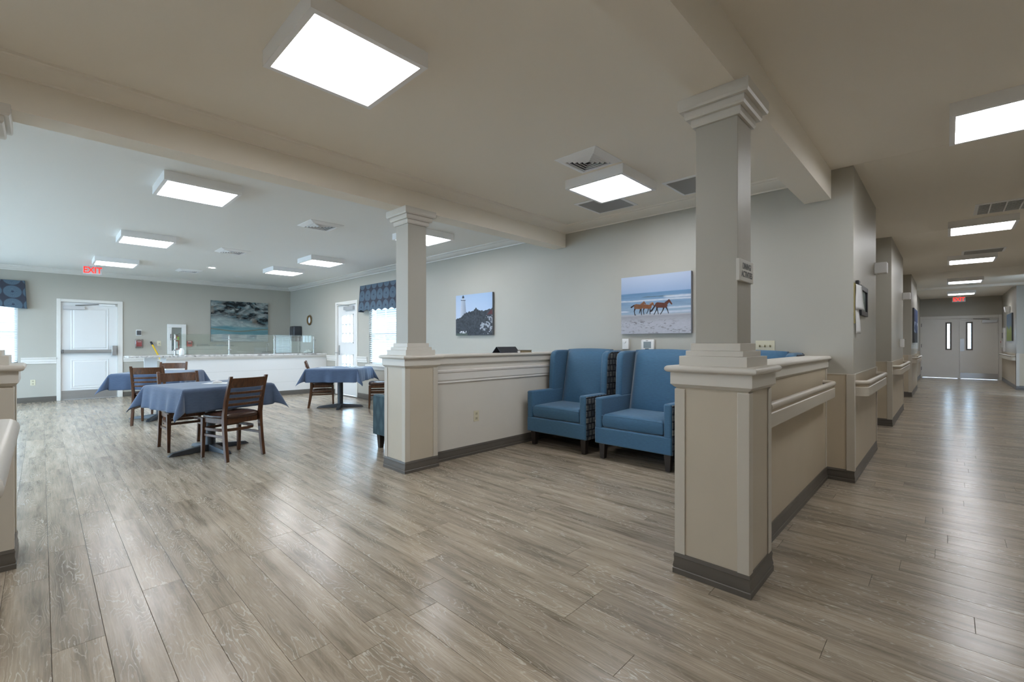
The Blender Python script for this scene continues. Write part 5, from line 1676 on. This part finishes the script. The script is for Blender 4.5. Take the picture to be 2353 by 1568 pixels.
wall_boxes(MB(), 'x', PX, PX + 0.022, 5.235, 5.70, 1.475, 1.755, [(5.285, 5.65, 1.52, 1.71)]).build('frame', M_BLACK, pf, bevel=0.003)
bx('mount', M_GREY, pf, PX + 0.001, PX + 0.006, 5.285, 5.65, 1.52, 1.71)
bx('pane', M_GLASS, pf, PX + 0.009, PX + 0.011, 5.285, 5.65, 1.52, 1.71)
def speaker_box(label, x, y, z):
    t = thing('wall_speaker', label, 'call box', (x, y, z), group='louvred wall boxes')
    bx('body', M_FIX, t, 0, 0.11, -0.065, 0.065, -0.06, 0.06, bevel=0.006)
    for k in range(5):
        bx('louvre', M_FIX, t, 0.02, 0.10, -0.069, -0.065, -0.045 + 0.02 * k, -0.035 + 0.02 * k)
    bx('wall_bracket', M_FIX, t, -0.001, 0.02, -0.05, 0.05, -0.066, 0.04)
speaker_box('grey louvred box high on the pier with the clipboard', -0.59, 6.52, 2.055)
speaker_box('grey louvred box high on the middle corridor pier', -0.587, 10.80, 2.06)
ph = thing('wall_phone', 'white wall phone on the middle corridor pier', 'phone', (-0.587, 10.2, 1.215))
bx('base', M_WHITE, ph, 0, 0.03, -0.08, 0.08, -0.07, 0.07, bevel=0.006)
bx('handset', M_WHITE, ph, 0.03, 0.06, -0.07, -0.03, -0.07, 0.07, bevel=0.008)
MB().tube([(0.03, 0.05, 0.055), (0.075, 0.06, 0.07)], 0.005, 8).build('hook', M_STEELD, ph)

def paint_blue(u, v):
    s = lerp(C_(34, 48, 78), C_(52, 74, 118), v)
    n = fbm(u * 3, v * 7, 5)
    img = put(s, np.clip((n - 0.52) / 0.1, 0, 1) * (v < 0.62) * (v > 0.25), C_(150, 164, 190))
    img = put(img, (v < 0.30) * np.clip((fbm(u * 4, v * 6, 9) - 0.3) / 0.1, 0, 1), C_(34, 34, 30))
    return img
bp_ = thing('corridor_picture', 'tall blue night-sky picture on the distant corridor pier', 'picture')
bx('canvas_body', mat('canvas_edge_dark', (0.09, 0.10, 0.11), 0.6), bp_, -0.587, -0.5575, 14.05, 15.75, 1.22, 2.035)
print_sheet('printed_front', (-0.557, 15.75, 1.22), (0, -1, 0), (0, 0, 1), 1.7, 0.815, 60, 60, paint_blue, bp_, M_PRINT)
def paint_green(u, v):
    s = lerp(C_(92, 104, 116), C_(64, 78, 94), v)
    img = put(s, np.clip((fbm(u * 4, v * 4, 3) * 0.5 + 0.32 - v) / 0.08, 0, 1), C_(110, 122, 30))
    return img
gp = thing('corridor_picture', 'green and grey landscape picture near the double doors', 'picture')
bx('canvas_body', mat('canvas_edge_dark', (0.09, 0.10, 0.11), 0.6), gp, XR - 0.0295, XR - 0.001, 18.3, 19.75, 1.27, 2.04)
print_sheet('printed_front', (XR - 0.030, 18.3, 1.27), (0, 1, 0), (0, 0, 1), 1.45, 0.77, 60, 50, paint_green, gp, M_PRINT)
sc_ = thing('wall_sconce', 'small grey sconce above the green landscape picture', 'wall light')
MB().frustum(XR - 0.06, 19.2, 0.035, 0.10, 2.10, 0.058, 0.16, 2.25).build('shade', M_FIX, sc_)
bx('backplate', M_FIX, sc_, XR - 0.02, XR - 0.001, 19.1, 19.3, 2.09, 2.26)
t = plate_thing('notice_board', 'narrow white notice board beside the double doors', 'notice board', 'x', XR, -1, 20.85, 1.31, 0.5, 0.74, 0.03, M_WHITE)
t = plate_thing('alarm_pull', 'red and white alarm pull at the corridor end', 'alarm', 'x', XR, -1, 21.45, 1.17, 0.14, 0.21, 0.05, M_WHITE)
sub(t, 'red_band', M_RED, 'x', XR, -1, 21.375, 21.525, 0.05, 0.055, 1.22, 1.27)
t = plate_thing('keypad', 'dark keypad beside the narrow notice board', 'keypad', 'x', XR, -1, 21.35, 1.45, 0.08, 0.18, 0.03, M_DGREY)

# binder and book on the lounge half wall
bd = thing('ring_binder', 'dark ring binder standing open like a tent on the half wall', 'binder', (-3.812, 3.86, 1.1))
for s, nm in ((1, 'cover'), (-1, 'cover')):
    mb = MB().add([(s * 0.075, -0.16, 0), (s * 0.069, -0.16, 0), (0.0, -0.16, 0.072), (s * 0.006, -0.16, 0.072),
                   (s * 0.075, 0.16, 0), (s * 0.069, 0.16, 0), (0.0, 0.16, 0.072), (s * 0.006, 0.16, 0.072)],
                  [(0, 1, 2, 3), (4, 5, 6, 7), (0, 1, 5, 4), (1, 2, 6, 5), (2, 3, 7, 6), (3, 0, 4, 7)])
    mb.build(nm, mat('binder_navy', (0.030, 0.032, 0.045), 0.45), bd)
bx('label_tab', M_PAPER, bd, 0.066, 0.078, 0.125, 0.165, 0.0, 0.022)
bk = thing('hardback_book', 'brown hardback book lying beside the ring binder', 'book', (-3.812, 4.15, 1.1))
bx('cover', mat('book_brown', (0.13, 0.10, 0.06), 0.5), bk, -0.07, 0.07, -0.10, 0.10, 0.0, 0.004)
bx('pages', mat('book_pages', (0.30, 0.24, 0.15), 0.8), bk, -0.065, 0.065, -0.095, 0.095, 0.004, 0.024)
bx('cover', mat('book_brown', (0.13, 0.10, 0.06), 0.5), bk, -0.07, 0.07, -0.10, 0.10, 0.024, 0.029)

# ================================================================== outside the windows
gr = struct('ground', MB().box(-45, 25, -35, 45, -0.5, -0.16), mat('concrete', (0.55, 0.55, 0.53), 0.8, noise=0.05, nscale=0.8), 'pale paved ground outside the windows', 'ground')
def house(name, label, axis, plane, u0, u1, zt, s, tone):
    t = thing(name, label, 'building')
    def B(nm, m, ua, ub, da, db, za, zb, par=None):
        a, b = plane + s * da, plane + s * db
        return (bx(nm, m, par or t, ua, ub, a, b, za, zb) if axis == 'y' else bx(nm, m, par or t, a, b, ua, ub, za, zb))
    msid = mat('white_siding_%d' % int(tone * 100), (tone, tone * 1.01, tone * 1.02), 0.6)
    w = B('wall', msid, u0, u1, 0.02, 0.3, -0.16, zt)
    mb = MB(); z = 0.0
    while z < zt:
        a, b = plane, plane + s * 0.02
        if axis == 'y': mb.box(u0, u1, a, b, z, z + 0.17)
        else: mb.box(a, b, u0, u1, z, z + 0.17)
        z += 0.18
    mb.build('siding', msid, t, kind='stuff')
    B('roof_edge', mat('roof_grey', (0.22, 0.23, 0.25), 0.8), u0 - 0.4, u1 + 0.4, -0.5, 0.6, zt, zt + 0.22)
    u = u0 + 1.2
    while u < u1 - 1.4:
        f = B('window', M_WHITE, u, u + 1.0, -0.03, 0.02, 0.9, 2.2)
        B('pane', mat('far_glass', (0.10, 0.13, 0.17), 0.1), u + 0.07, u + 0.93, -0.035, -0.03, 0.97, 2.13, f)
        u += 2.6
    return t
house('neighbouring_house', 'pale grey clapboard house seen through the garden window', 'y', 10.5, -19.0, -5.0, 2.6, 1, 0.26)
house('neighbouring_house', 'pale grey clapboard house seen through the far window', 'x', -19.5, -9.0, 6.0, 2.9, -1, 0.45)
